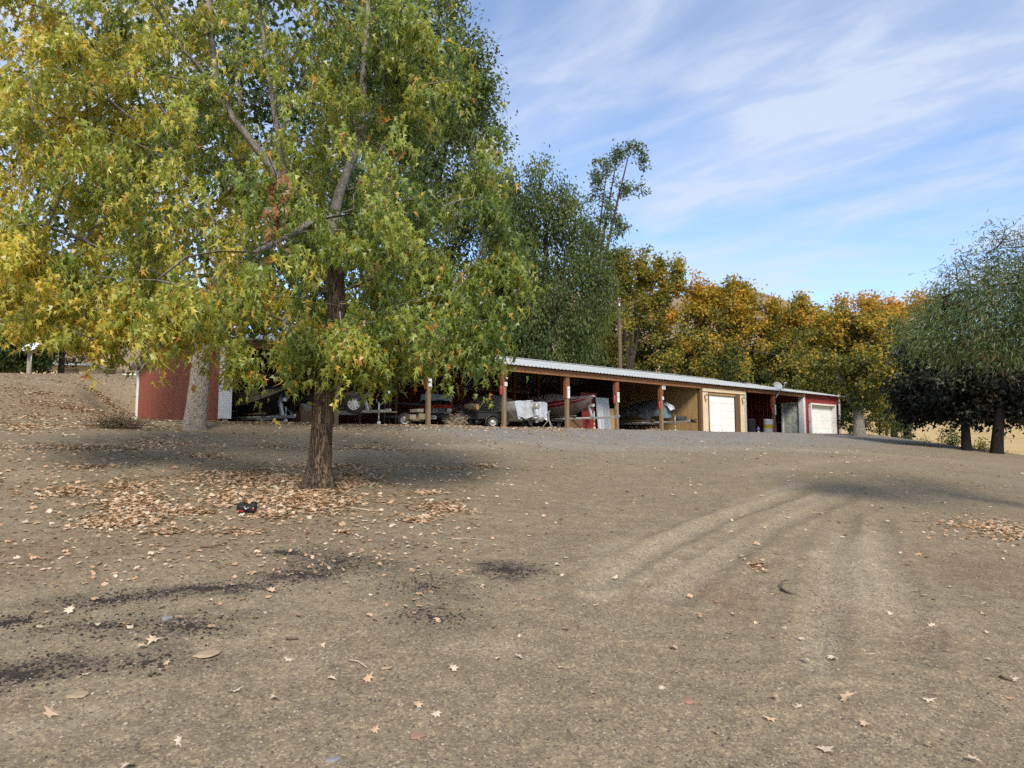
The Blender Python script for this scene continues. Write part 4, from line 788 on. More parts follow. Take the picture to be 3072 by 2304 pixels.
MB().box((.0, -.05, EAVE / 2), (.26, .06, EAVE + .1), bev=.004).box((-.11, .12, EAVE / 2), (.05, .28, EAVE + .1), bev=.004).build('corner_trim', M['white'], rf)
MB().box((rl - .03, -.05, EAVE / 2 - .02), (.16, .06, EAVE + .04), bev=.004).build('corner_trim', M['white'], rf)
q = MB(); q.box((d0 - .05, .10, dt2 / 2), (.10, .34, dt2), bev=.004); q.box((d1 + .05, .10, dt2 / 2), (.10, .34, dt2), bev=.004); q.box(((d0 + d1) / 2, .10, dt2 + .05), (d1 - d0 + .2, .34, .10), bev=.004); q.build('door_frame', M['white'], rf)
garage_door(rf, d0, d1, .27, dt2, 4, M['doorwhite'])
rf2 = child_axis('far_end_wall', shed, (SX['l'], .05, 0), R(90))
wall_run(rf2, DEP - .1, lambda q: rz_at(q) - .02, 0, M['red'], w=1.83, rib=6)
# boards and pipe beyond the far corner
pb = B(SX['l'] + .55, .9); pb.z = float(gz(pb.x, pb.y))
t_ = empty('leaning_board', pb, shed.rotation_euler.z, 'tan upright board standing beside the far red corner', 'board')
q = MB().box((0, 0, .98), (.62, .06, 1.95), Matrix.Rotation(R(4), 3, 'Y')); q.build('panel', M['tan'], t_); MB().box((0, -.06, .25), (.66, .05, .07)).build('batten', M['oldwood'], t_)
q = MB().tube([B(SX['l'] + .1, .1, 2.42), B(SX['l'] + .5, .15, 2.40), B(SX['l'] + .85, .2, 2.15), B(SX['l'] + 1.05, .25, 1.75), B(SX['l'] + 1.30, .3, 1.15)], .045, 8)
tag(q.build('drain_pipe', M['black'], None, True), 'black bent pipe hanging off the far end of the roof', 'pipe')

# ------------------------------------------------------------------ signs and fittings on the posts
def plate(name, label, s, z, w, h, mat_, lines=(), group=None, y=-.085, cat='sign', parent=None):
    o = MB().box((0, 0, 0), (w, .012, h), bev=.003).build(name, mat_); o.matrix_world = shed.matrix_basis @ Matrix.Translation((s, y, z)); tag(o, label, cat, group)
    for (lx, lz, lw, lh) in lines:
        MB().box((lx, -.0085, lz), (lw, .005, lh)).build('print', M['inkdark'], o)
    return o
bpy.context.view_layer.update()
plate('post_sign', 'white paper sign on the post in front of the red truck', SX['c'] + .01, 1.72, .16, .32, M['bwhite'], ((0, .05, .10, .015), (0, 0, .10, .015)))
plate('post_sign', 'small square white sign on the post before the silver tarp', SX['d'] + .02, 1.88, .15, .17, M['bwhite'], ((0, .02, .09, .012), (0, -.03, .07, .012)))
plate('post_sign', 'tall white sign on the post before the red boat', SX['e'] + .01, 1.72, .145, .55, M['bwhite'], ((0, .14, .09, .012), (0, .1, .09, .012)))
plate('post_sign', 'tall white and blue sign on the post between the white sheet and the dark boat', SX['f'] + .02, 1.65, .145, .50, M['bwhite'], ((0, .02, .13, .025), (0, .16, .04, .06)))
plate('post_sign', 'square white sign with lettering at the top of the post beside the tan wall', SX['g'] + .10, 2.34, .26, .22, M['bwhite'], ((0, .05, .18, .02), (0, 0, .18, .02), (0, -.05, .12, .02)))
plate('post_sign', 'small white tag halfway up the post beside the tan wall', SX['g'] + .03, 1.76, .12, .17, M['bwhite'], ((0, .02, .06, .012),))
plate('post_guard', 'long white plastic strip on the post beside the satellite dish', SX['j'] + .05, 1.55, .12, .62, M['bwhite'], cat='post guard')
def extinguisher(label, s, z, y=-.02, dx=-.2):
    e = empty('fire_extinguisher', B(s + dx, y, z), 0, label, 'fire extinguisher', 'fire extinguishers on the posts')
    MB().lathe([(.001, -.22), (.06, -.21), (.065, -.18), (.065, .12), (.05, .17), (.022, .19), (.022, .22), (.001, .22)], 14).build('cylinder', M['fire'], e, True)
    MB().box((0, 0, .24), (.03, .03, .06)).box((.03, 0, .27), (.1, .025, .02)).build('valve', M['black'], e); MB().tube([(0, 0, .22), (-.07, -.02, .18), (-.08, -.02, 0), (-.07, -.02, -.1)], .012, 6).build('hose', M['black'], e, True)
extinguisher('red fire extinguisher on the post left of the silver covered outboard', SX['d'], 1.62)
extinguisher('red fire extinguisher hung on the post at the tan bay', SX['g'], 1.40)
extinguisher('red fire extinguisher on the post behind the white and yellow barrel', SX['j'], 1.50)
extinguisher('red fire extinguisher on the post right of the white metal sheet', SX['f'], 1.55)
ml = empty('meter_box', B(SX['d'] + .02, -.10, 2.12), shed.rotation_euler.z, 'small grey electric box with lens above the square white sign', 'electric box')
MB().box((0, 0, 0), (.13, .08, .16), bev=.01).build('housing', M['black'], ml); MB().lathe([(.001, -.075), (.035, -.07), (.04, -.04)], 12, (0, 0, .02), 'Y').build('lens', M['lamp'], ml)

# ------------------------------------------------------------------ satellite dishes
def dish(label, loc, rz, tilt, w, h, mast, m_, post=None, arm=True):
    d = empty('satellite_dish', loc, rz, label, 'satellite dish'); n = 20; q = MB(); rows = []
    Rm = Matrix.Rotation(tilt, 3, 'X'); off = Vector((0, 0, mast))
    for sgn, ofs in ((1, 0), (1, .014)):
        rows = []
        for k in range(5):
            r_ = k / 4; rows.append([Rm @ Vector((w / 2 * max(r_, .02) * math.cos(2 * math.pi * a / n), .12 * w * (1 - r_ * r_) + ofs, h / 2 * max(r_, .02) * math.sin(2 * math.pi * a / n))) + off for a in range(n)])
        q.loft(rows, closed=True)
    q.build('reflector', m_, d, True)
    MB().tube([Vector((0, .05, 0)), Vector((0, .06, mast * .6)), Rm @ Vector((0, .12, -.02)) + off], .028, 8).build('mast', M['steel'], d, True)
    if arm:
        MB().tube([Rm @ Vector((0, .10, -h * .45)) + off, Rm @ Vector((0, -.42 * w, -h * .35)) + off, Rm @ Vector((0, -.55 * w, -.02)) + off], .016, 6).build('feed_arm', M['greydish'], d, True)
        MB().box(Rm @ Vector((0, -.56 * w, .02)) + off, (.07, .12, .07), bev=.012).build('receiver', M['bwhite'], d)
    return d
p_ = B(SX['j'] + .05, -.12, EAVE - .35)
q = empty('satellite_dish', p_, RZF + R(90) - R(12), 'grey oval satellite dish on a bent mast above the barrels', 'satellite dish')
n = 22; rows = []; Rm = Matrix.Rotation(R(-20), 3, 'X'); off = Vector((.15, -.10, .78)); mq = MB()
for ofs in (0, .02):
    rows = [[Rm @ Vector((.37 * max(k / 4, .02) * math.cos(6.2832 * a / n), .10 * (1 - (k / 4) ** 2) + ofs, .25 * max(k / 4, .02) * math.sin(6.2832 * a / n))) + off for a in range(n)] for k in range(5)]; mq.loft(rows, closed=True)
mq.build('reflector', M['greydish'], q, True)
MB().tube([(0, 0, 0), (.12, 0, .14), (.36, -.02, .48), (.36, 0, .58), (.15, .02, .76)], .028, 8).build('mast', M['steel'], q, True)
MB().tube([(.30, -.05, .52), (.38, -.30, .56), (.40, -.38, .88)], .022, 6).build('feed_arm', M['steel'], q, True); MB().box((.40, -.4, .92), (.08, .12, .08), bev=.015).build('receiver', M['bwhite'], q)
lb_ = gbase(84, 36.5); dz = at(90, 1040, 36.5).z - lb_.z
dish('white satellite dish on a thin pipe at the top of the dirt bank', Vector((at(93, 1040, 36.5).x, 36.5, lb_.z - .1)), R(-8), R(-48), .92, .80, dz + .1, M['dish'])
q = MB().box((0, 0, .9), (.17, .17, 2.1), bev=.015).build('wooden_post', M['greywood'], None, loc=gbase(78, 36.9)); tag(q, 'square grey wooden post beside the white dish on the bank', 'post')

# ------------------------------------------------------------------ barrels and small things in the barrel bay
def barrel(label, loc, bands, rz=0, h=.89, r=.29, grp=None, tilt=0):
    b_ = empty('barrel', loc, 0, label, 'barrel', rot=(0, R(tilt), rz)); z = 0
    for i, (fr_, m_) in enumerate(bands):
        z2 = z + fr_ * h; pr_ = [(r - .012, z + .002), (r, z + .02), (r, z2 - .03), (r + .012, z2 - .015), (r - .004, z2 - .001)]
        if i == 0: pr_ = [(.001, .002), (r - .03, .002)] + pr_
        MB().lathe(pr_, 24).build('band', m_, b_, True); z = z2
    MB().lathe([(r - .004, h - .001), (r - .02, h + .01), (r - .03, h - .02), (.001, h - .02)], 24).build('lid', bands[-1][1], b_)
    MB().lathe([(.04, 0), (.04, .03), (.001, .035)], 10, (.16, .05, h - .02)).build('bung', M['bwhite'], b_, True); return b_
def gB(s, t, dz=0.0): p = B(s, t); p.z = float(gz(p.x, p.y)) + dz; return p
barrel('black plastic barrel with ring bands beside the tan garage', gB(S(2257), .15), [(.34, M['black']), (.34, M['black']), (.32, M['black'])])
barrel('white barrel with a yellow middle band in front of the rough post', gB(S(2298), -.10), [(.36, M['bwhite']), (.30, M['yellow']), (.34, M['bwhite'])], tilt=3)
q = empty('plastic_jug', gB(S(2278), .1), .3, 'small blue and white jug on the ground between the two barrels', 'jug')
MB().lathe([(.001, 0), (.07, 0), (.075, .02), (.075, .14), (.06, .17)], 12).build('white_base', M['bwhite'], q, True); MB().lathe([(.06, .17), (.08, .19), (.08, .36), (.03, .42), (.03, .46), (.001, .46)], 12).build('blue_body', M['blueplastic'], q, True)
q = MB().box((0, 0, .06), (.22, .14, .12), bev=.03).build('rag', M['bwhite'], None, loc=gB(S(2241), .42, .90)); tag(q, 'crumpled white cloth at the left edge of the black barrel', 'cloth')

# ------------------------------------------------------------------ boats, trailers and the truck
def wheel(parent, c, r, w, axis='Y', rimm=None, name='wheel'):
    wo = MB().lathe([(r * .60, -w / 2), (r * .92, -w / 2), (r, -w * .32), (r, w * .32), (r * .92, w / 2), (r * .60, w / 2)], 28, c, axis).build(name, M['rubber'], parent, True)
    rm = MB().lathe([(r * .62, -w * .46), (r * .60, -w * .30), (r * .5, -w * .22), (r * .28, -w * .30), (r * .26, -w * .40), (.001, -w * .42)], 28, c, axis)
    rm.lathe([(r * .62, w * .46), (r * .60, w * .30), (r * .5, w * .22), (r * .28, w * .30), (.001, w * .36)], 28, c, axis)
    rm.build('rim', rimm or M['rim'], wo, True); hb = MB()
    for k in range(8):
        a = k * math.pi / 4; d = Vector((math.cos(a) * r * .44, 0, math.sin(a) * r * .44)) if axis == 'Y' else Vector((0, math.cos(a) * r * .44, math.sin(a) * r * .44)) if axis == 'X' else Vector((math.cos(a) * r * .44, math.sin(a) * r * .44, 0))
        ax = {'Y': Vector((0, 1, 0)), 'X': Vector((1, 0, 0)), 'Z': Vector((0, 0, 1))}[axis]
        for sg in (-1, 1): hb.tube([Vector(c) + d + ax * sg * w * .18, Vector(c) + d + ax * sg * w * .27], r * .07, 8)
    hb.build('rim_hole', M['black'], wo); return wo
def boat(name, label, s, t_bow, L, beam, kz, gzv, bow_rise, mats, cover=None, group=None, rz=0, deadrise=.18, fine=2.2, flip=False, band=.55, famp=1.0):
    pos = gB(s, t_bow); o = empty(name, pos, RZF + rz + (math.pi if flip else 0), label, 'boat', group); n = 22
    def hb(q): return beam / 2 * (1 - max(0, (q - .42) / .58) ** fine * .97) * (.93 + .07 * min(1, q * 4))
    def gw(q): return gzv + bow_rise * q * q
    def kl(q): return kz + (gw(q) - kz) * max(0, (q - .62) / .38) ** 2.0 * .93
    def ch(q): return kl(q) + (deadrise + .12 * q) * (1 - max(0, (q - .8) / .2)) * 1.0
    xo = (lambda q: -L + q * L) if not flip else (lambda q: q * L)
    st = [i / n for i in range(n + 1)]
    for sgn in (-1, 1):
        pass
    def pt(q, y, z): return (xo(q), y, z)
    low = MB(); mid = MB(); stripe = MB()
    def row(q, a, c): return None
    rl_, rm_, rs_ = [], [], []
    for q in st:
        h_, g, k_, c = hb(q), gw(q), kl(q), ch(q); m1 = c + (g - c) * band
        rl_.append([pt(q, -h_ * .97 + 0, m1), pt(q, -h_ * .80, c), pt(q, 0, k_), pt(q, h_ * .80, c), pt(q, h_ * .97, m1)])
        rs_.append([pt(q, -h_, g), pt(q, -h_ * .97, m1)]); rm_.append([pt(q, h_ * .97, m1), pt(q, h_, g)])
    low.loft(rl_); low.build('hull', mats[0], o, True)
    stripe.loft(rs_); stripe.loft(rm_); stripe.build('topside', mats[1], o, True)
    q0 = st[0]; tr_ = MB().add([pt(0, -hb(0), gw(0)), pt(0, -hb(0) * .97, ch(0) + (gw(0) - ch(0)) * band), pt(0, -hb(0) * .8, ch(0)), pt(0, 0, kl(0)), pt(0, hb(0) * .8, ch(0)), pt(0, hb(0) * .97, ch(0) + (gw(0) - ch(0)) * band), pt(0, hb(0), gw(0))], [tuple(range(7))]); tr_.build('transom', mats[0], o)
    rail = MB()
    for sg in (-1, 1): rail.tube([pt(q, sg * (hb(q) + .01), gw(q)) for q in st], .022, 6)
    rail.build('gunwale', mats[2], o, True)
    if len(mats) > 3:
        sp_ = MB(); sp_.tube([pt(q, -hb(q) * .99 - .012, ch(q) + (gw(q) - ch(q)) * (.50 + .25 * q)) for q in st[8:]], .016, 5); sp_.build('trim_stripe', mats[3], o, True)
    if cover:
        crown, peak, cm, drop = cover; rows = []; nn = 44
        for i in range(nn + 1):
            q = i / nn; h_, g = hb(q) + .035, gw(q); cr = crown * math.exp(-((q - peak) / .34) ** 2) + .10 * (1 - q)
            r_ = []
            for j in range(17):
                a = -1 + j / 8; e = abs(a)
                fold = .035 * math.sin(q * 46 + e * 5 + 1.7 * math.sin(q * 13)) * (e ** 2) * (.5 + .5 * math.sin(q * 9 + 1)) + .02 * math.sin(q * 90 + e * 9)
                fold *= famp
                if e < .8: y_ = a / .8 * h_; z_ = g + .03 + cr * (1 - (e / .8) ** 1.5)
                else: y_ = math.copysign(h_ + fold * .8 + .03, a); z_ = g + .03 - drop * (e - .8) / .2 * (1 + .25 * math.sin(q * 17))
                r_.append(pt(q * 1.012 - .004, y_, z_ + fold * .6))
            rows.append(r_)
        cv = MB().loft(rows); e0 = rows[0]; e1 = rows[-1]
        cv.loft([[(p[0], p[1], p[2]) for p in e0], [(p[0] - (.04 if not flip else .04), p[1] * .98, min(p[2], gw(0)) - drop * .9) for p in e0]])
        cv.loft([[(p[0], p[1], p[2]) for p in e1], [(p[0] + .03, p[1], min(p[2], gw(1)) - drop * .9) for p in e1]])
        cv.build('cover', cm, o, True)
        for q in (.35, .62, .86): MB().tube([pt(q, -hb(q) - .05, gw(q) - drop * .9), pt(q, -hb(q) * .9 - .04, ch(q) + .02), pt(q, -hb(q) * .5, kl(q) - .02)], .012, 4).build('tie_strap', M['black'], o)
    return o, dict(hb=hb, gw=gw, kl=kl, ch=ch, xo=xo)
def jack(parent, x, y, top, m_=None, bot=.0, hand=True):
    j = MB().tube([(x, y, top), (x, y, .35)], .032, 8).tube([(x, y, .40), (x, y, bot + .10)], .024, 8).build('jack', m_ or M['steel'], parent, True)
    MB().box((x, y, bot + .08), (.12, .06, .08), bev=.01).lathe([(.001, -.025), (.06, -.025), (.07, 0), (.06, .025), (.001, .025)], 12, (x + .02, y, bot + .07), 'Y').build('jack_foot', M['bwhite'], j)
    if hand: MB().tube([(x, y, top), (x, y - .12, top + .02), (x, y - .14, top + .14)], .010, 5).build('crank', M['steel'], j)
def trailer(label, s, t_, L, w, wx, tongue, rz=0, group='boat trailers', winch=True, wr=.30, railz=.48, m_=None, jk=.12, jackx=None):
    m_ = m_ or M['galv']; o = empty('boat_trailer', gB(s, t_), RZF + rz, label, 'trailer', group)
    q = MB()
    for sg in (-1, 1): q.tube([(-L, sg * w * .40, railz), (-1.2, sg * w * .40, railz), (-.1, sg * .06, railz + .02)], .05, 4)
    q.build('frame', m_, o); MB().box((tongue / 2 - .1, 0, railz + .02), (tongue + .5, .10, .10), bev=.01).build('tongue', m_, o)
    MB().box((tongue + .10, 0, railz + .05), (.26, .10, .11), bev=.03).build('coupler', M['steel'], o)
    for k in (-L * .8, -L * .45, -1.3): MB().box((k, 0, railz - .02), (.06, w * .78, .06)).build('crossmember', m_, o)
    MB().tube([(wx, -w / 2, wr), (wx, w / 2, wr)], .03, 8).build('axle', M['black'], o)
    for sg in (-1, 1):
        wheel(o, (wx, sg * w / 2, wr), wr, .19)
        rows = [[(wx + math.cos(a) * (wr + .07), sg * w / 2 + yy, wr + math.sin(a) * (wr + .07)) for yy in (-.12, .12)] for a in [k * math.pi / 10 for k in range(11)]]
        MB().loft(rows).build('fender', m_, o, True)
        MB().box((-L * .5, sg * w * .28, railz + .14), (L * .8, .09, .06)).build('bunk', M['oldwood'], o)
    if winch:
        MB().box((-.1, 0, railz + .32), (.09, .09, .62), Matrix.Rotation(R(-20), 3, 'Y')).box((-.02, 0, railz + .62), (.28, .14, .12), bev=.02).build('winch_post', m_, o)
        MB().lathe([(.001, -.06), (.07, -.06), (.05, -.04), (.05, .04), (.07, .06), (.001, .06)], 14, (.06, 0, railz + .66), 'Y').tube([(.06, -.08, railz + .66), (.06, -.16, railz + .66), (.16, -.18, railz + .80)], .012, 5).build('winch', M['steel'], o)
        MB().lathe([(.001, -.09), (.05, -.09), (.035, 0), (.05, .09), (.001, .09)], 10, (-.22, 0, railz + .74), 'Y').build('bow_roller', M['rubber'], o)
    if jk is not None: jack(o, tongue * .72 if jackx is None else jackx, -.12, railz + .34)
    return o
# bay 1: black boat with olive panel and a dark canvas top
bo, h1 = boat('runabout_boat', 'black hulled boat with olive panel and dark canvas top in the leftmost bay', S(852, .9), .9, 4.4, 1.9, .16, 1.10, .16, (M['blackhull'], M['olive'], M['black'], M['olive']), (.50, .45, M['navy'], .05), rz=R(14), deadrise=.12, band=.34, fine=2.6)
def lettering(parent, txt, hgt, loc, rot, mat_, name='lettering'):
    cu = bpy.data.curves.new(name, 'FONT'); cu.body = txt; cu.size = hgt; cu.extrude = .004; cu.align_x = 'CENTER'; cu.shear = .25; cu.space_character = 1.05
    to = bpy.data.objects.new(name, cu); C.objects.link(to); bpy.context.view_layer.update()
    me = bpy.data.meshes.new_from_object(to.evaluated_get(bpy.context.evaluated_depsgraph_get())); bpy.data.objects.remove(to); bpy.data.curves.remove(cu)
    me.materials.clear(); me.materials.append(mat_); o = link(bpy.data.objects.new(name, me), parent); o.location = loc; o.rotation_euler = rot; return o
lettering(bo, 'STARCRAFT', .23, (-2.75, -.935, .40), (R(90), 0, 0), M['ink'])
MB().box((-1.75, -.925, .46), (.6, .012, .06)).build('side_stripe', M['ink'], bo)
trailer('galvanised trailer with tall silver jack under the black hulled boat', S(850, .75), .75, 4.3, 1.5, -3.0, .5, jackx=.35, railz=.20, rz=R(14), wr=.26)
# bay 2: bronze boat, spare wheel on the tongue
boat('bass_boat', 'bronze brown boat with upright spare wheel at its bow', S(1085, 1.0), 1.0, 5.3, 2.1, .50, 1.16, .10, (M['bronze'], M['bronze'], M['black'], M['olive']), (.16, .55, M['bronze'], .10), rz=R(20))
tb2 = trailer('trailer under the bronze boat with white winch post and tongue jack', S(1105, .75), .75, 5.2, 1.9, -3.4, .9, railz=.50, rz=R(20))
sw = empty('spare_wheel', gB(S(1066), .05, .78), RZF + R(-38), 'spare tyre with white holed rim mounted upright before the bronze boat', 'spare wheel')
wheel(sw, (0, 0, 0), .37, .26, 'X')
ft = empty('flatbed_trailer', gB(S(1288, 1.3), 1.3), R(10), 'low dark flatbed trailer with steel side rail behind the white bucket', 'trailer')
MB().box((-.9, .2, .98), (1.9, .07, .07), Matrix.Rotation(R(3), 3, 'Y')).build('side_rail', M['black'], ft); MB().box((-.9, .6, .42), (2.0, 1.1, .10)).build('deck', M['black'], ft)
for x in (-1.8, -.05): MB().box((x, .2, .66), (.06, .06, .5)).build('stake', M['black'], ft)
wheel(ft, (-1.0, .05, .30), .30, .19, 'Y', M['steel']); wheel(ft, (-1.0, 1.2, .30), .30, .19, 'Y', M['steel'])
bk = empty('bucket', gB(S(1161, .7), .7, 0), 0, 'white upside-down bucket standing on a stand beside the tongue jack', 'bucket')
MB().lathe([(.15, 1.00), (.155, .98), (.135, 1.33), (.12, 1.35), (.001, 1.35)], 22).build('body', M['bwhite'], bk, True); MB().lathe([(.165, .985), (.165, 1.02), (.15, 1.02)], 22).build('rim', M['bwhite'], bk, True)
q = empty('work_stand', gB(S(1161, .72), .72), RZF, 'dark stand with shelf holding up the white bucket', 'stand')
MB().box((0, 0, .965), (.62, .62, .03)).build('top', M['black'], q); MB().box((0, 0, .52), (.55, .6, .03)).build('shelf', M['greywood'], q)
for sx_ in (-.25, .25):
    for sy_ in (-.25, .25): MB().box((sx_, sy_, .47), (.04, .04, .95)).build('leg', M['black'], q)
# timber offcuts
for k, (px, z, w, h, m_, lb_2) in enumerate([(1233, .34, .26, .20, M['greywood'], 'pale squared timber end leftmost of the offcut pile'), (1262, .37, .34, .24, M['greywood'], 'wide weathered timber block right in the offcut pile beside the post'), (1252, .60, .30, .13, M['greywood'], 'short pale timber piece lying on top of the offcut pile'), (1246, .24, .6, .10, M['oldwood'], 'dark plank at the bottom of the offcut pile')]):
    q = MB().box((0, 0, 0), (w, .5, h), bev=.012).build('timber_offcut', m_, None, loc=gB(S(px, .55), .55 + .02 * k, z), rz=shed.rotation_euler.z + R(8 * k - 10)); tag(q, lb_2, 'timber', 'timber offcuts by the post')
# red pickup, nose out
tk = empty('pickup_truck', gB(S(1306, 2.9), 2.9), R(-86), 'orange red pickup truck with black grille parked nose out behind the post', 'truck')
def prism(pts, y0, y1): n = len(pts); return MB().add([(x, y0, z) for x, z in pts] + [(x, y1, z) for x, z in pts], [tuple(range(n - 1, -1, -1)), tuple(range(n, 2 * n))] + [(i, (i + 1) % n, n + (i + 1) % n, n + i) for i in range(n)])
hoodrows = []
for x, z, w in ((.02, .92, .70), (-.05, 1.02, .74), (-.35, 1.08, .78), (-1.15, 1.15, .80)): hoodrows.append([(x, -w, .5), (x, -w, z - .10), (x, -w * .93, z - .02), (x, -w * .4, z), (x, w * .4, z), (x, w * .93, z - .02), (x, w, z - .10), (x, w, .5)])
MB().loft(hoodrows).build('hood', M['truck'], tk, True); MB().box((-.6, 0, .62), (1.2, 1.5, .4)).build('engine_bay', M['black'], tk)
gl_ = MB().box((.03, 0, .80), (.06, .95, .24), bev=.02).build('grille', M['black'], tk)
for k in range(4): MB().box((.065, 0, .71 + k * .055), (.012, .9, .012)).build('grille_bar', M['steel'], gl_)
em = MB().lathe([(.11, 0), (.11, .02), (.085, .02), (.085, 0)], 20, (0, 0, 0), 'X'); em.v = [(x, y * 1.0, z * .62) for x, y, z in em.v]; em.build('emblem', M['ink'], gl_).location = (.07, 0, .80)
MB().tube([(.02, -.48, .69), (.02, .48, .69), (.02, .48, .93), (.02, -.48, .93), (.02, -.48, .69)], .02, 6).build('grille_surround', M['truck'], gl_)
for sg in (-1, 1): MB().box((.0, sg * .62, .82), (.10, .24, .18), bev=.04).build('headlight', M['lamp'], tk)
bm2 = MB().box((.10, 0, .55), (.20, 1.62, .20), bev=.05).build('bumper', M['black'], tk); MB().box((.21, -.1, .50), (.012, .32, .15)).build('number_plate', M['bwhite'], bm2); MB().box((.218, -.1, .50), (.005, .22, .06)).build('plate_print', M['inkdark'], bm2)
prism([(-1.1, 1.14), (-1.75, 1.62), (-3.0, 1.64), (-3.25, 1.10), (-3.25, .45), (-1.1, .45)], -.78, .78).build('cab', M['truck'], tk)
prism([(-1.14, 1.19), (-1.70, 1.58), (-1.68, 1.60), (-1.10, 1.20)], -.68, .68).build('windscreen', M['glass'], tk); prism([(-3.3, .5), (-5.0, .5), (-5.0, 1.12), (-3.3, 1.12)], -.8, .8).build('bed', M['truck'], tk)
for wx in (-.75, -4.0):
    for sg in (-1, 1): wheel(tk, (wx, sg * .76, .36), .36, .24, 'Y', M['steel'])
cl_ = empty('folded_sheet', tk.location + Vector((0, 0, 1.16)), tk.rotation_euler.z, 'pale blue sheet laid across the truck windscreen', 'sheet')
q = MB(); q.loft([[(-1.30 - .05 * k, y, .20 + .10 * k + .02 * math.sin(y * 9 + k)) for y in [-.72 + .12 * i for i in range(13)]] for k in range(4)]); q.loft([[(-1.32 - .05 * k, y, .15 + .10 * k + .02 * math.sin(y * 9 + k)) for y in [-.72 + .12 * i for i in range(13)]] for k in range(4)]); q.build('cloth', M['teal'], cl_, True)
# bay 3: brush heap, utility trailer, silver tarp boat with outboard
def twig_pile(name, label, loc, w, h, n, m_, r=.009, cat='brush', L=.6, mat2=None):
    q = MB(); q2 = MB()
    for k in range(n):
        a = random.random() * 6.28; c = Vector((random.gauss(0, w * .42), random.gauss(0, w * .3), abs(random.gauss(0, h * .45)))); d = Vector((math.cos(a), math.sin(a), random.gauss(.1, .35))).normalized() * L * random.uniform(.4, 1)
        c.z = max(.02, min(c.z, h * math.exp(-(c.x / w) ** 2))); s_ = c + d * .5 + Vector((random.gauss(0, .07), random.gauss(0, .07), random.gauss(.02, .07)))
        p0, p1 = c - d * .3, c + d; p0.z = max(p0.z, .01); p1.z = max(p1.z, .01); (q2 if (mat2 and k % 3 == 0) else q).tube([p0, s_, p1], [r, r * .8, r * .35], 4)
    o = empty(name, loc, 0, label, cat); z = q.build('twigs', m_, o); z['kind'] = 'stuff'
    if mat2: z = q2.build('pale_twigs', mat2, o); z['kind'] = 'stuff'
    return o
twig_pile('brush_heap', 'heap of dry tumbleweed and twigs beside the red truck', gB(S(1370, .6), .6), .42, .50, 150, M['palestick'], .008, L=.5, mat2=M['stick'])
ut = empty('utility_trailer', gB(S(1500, .75), .75), R(12), 'low black utility trailer with small wheel left of the silver tarp', 'trailer')
bd = MB().box((-.9, .5, .54), (2.0, 1.0, .30), bev=.01).build('box_side', M['black'], ut); MB().box((-.9, .5, .71), (2.1, 1.1, .05)).build('top_rail', M['black'], ut)
wheel(ut, (-.35, -.12, .24), .24, .15, 'Y', M['steel']); wheel(ut, (-.35, 1.12, .24), .24, .15, 'Y', M['steel'])
MB().loft([[(-.35 + math.cos(a) * .31, yy, .24 + math.sin(a) * .31) for yy in (-.22, -.02)] for a in [k * math.pi / 10 for k in range(11)]]).build('fender', M['greywood'], ut, True); MB().tube([(.1, -.14, .46), (-.02, -.20, .0)], .018, 6).build('prop_stand', M['steel'], ut)
lg_ = empty('log_round', gB(S(1418, 1.0), 1.0, .90), R(-25), 'short brown log lying on the black utility trailer', 'log')
MB().tube([(-.35, 0, 0), (-.1, .01, .01), (.25, 0, 0)], [.15, .16, .15], 14).build('bark', M['bark_dark'], lg_, True); MB().lathe([(.001, .262), (.13, .26), (.14, .24)], 16, (0, 0, 0), 'X').build('cut_end', M['tan'], lg_)
ob, hS = boat('tarp_covered_boat', 'boat wrapped in a wrinkled silver grey tarp in the fourth bay', S(1596, .55), .55, 5.2, 2.0, .45, 1.16, .10, (M['silver'], M['silver'], M['silver']), None, flip=False)
rows = []; nn = 46
for i in range(nn + 1):                                     # the tarp hangs down over the whole hull
    q = i / nn; x = -5.2 + 5.15 * q; r_ = []
    for j in range(33):
        a = -1 + j / 16; e = abs(a); w_ = 1.04 * (1 - .10 * q)
        topz = 1.22 + .52 * math.exp(-((q - .42) / .26) ** 2) + .06 * math.sin(q * 21) * .3
        f1 = math.sin(q * 37 + e * 9 + 2 * math.sin(q * 11)) * .035 + math.sin(q * 83 - e * 14) * .016 + .03 * math.sin(e * 17 + q * 9)
        if e < .5: y_, z_ = a / .5 * w_, topz - (topz - 1.22) * (e / .5) ** 1.6 + f1 * .4
        else:
            k_ = (e - .5) / .5; y_ = math.copysign(w_ + .03 - .32 * k_ * k_ + f1 * (.4 + k_), a); z_ = 1.20 - (.84 + .14 * math.sin(q * 7 + 1) - .12 * q) * k_
        r_.append((x, y_, z_))
    rows.append(r_)
tp_ = MB().loft(rows); e1 = rows[-1]; tp_.loft([e1, [(p[0] + .10 + .03 * math.sin(j * 1.3), p[1] * .92, .40 + (p[2] - .62) * .12 + .05 * math.sin(j * .9)) for j, p in enumerate(e1)]]); tp_.build('tarp', M['silver'], ob, True)
om = empty('outboard_motor', ob.location + Vector((-W.x * .28, -W.y * .28, 0)), RZF, 'silver outboard motor leg at the end of the silver tarp', 'outboard motor')
MB().box((0, 0, 1.00), (.30, .26, .30), bev=.09).build('cowl', M['hullgrey'], om, True); MB().box((.03, 0, .74), (.18, .15, .40), Matrix.Rotation(R(-8), 3, 'Y'), bev=.04).build('midsection', M['silver'], om)
MB().lathe([(.001, -.30), (.05, -.24), (.075, -.05), (.07, .10), (.04, .18), (.001, .2)], 12, (.08, 0, .46), 'X').build('gearcase', M['silver'], om, True); MB().box((.06, 0, .34), (.16, .02, .18)).box((.08, 0, .58), (.34, .12, .02)).build('skeg', M['silver'], om)
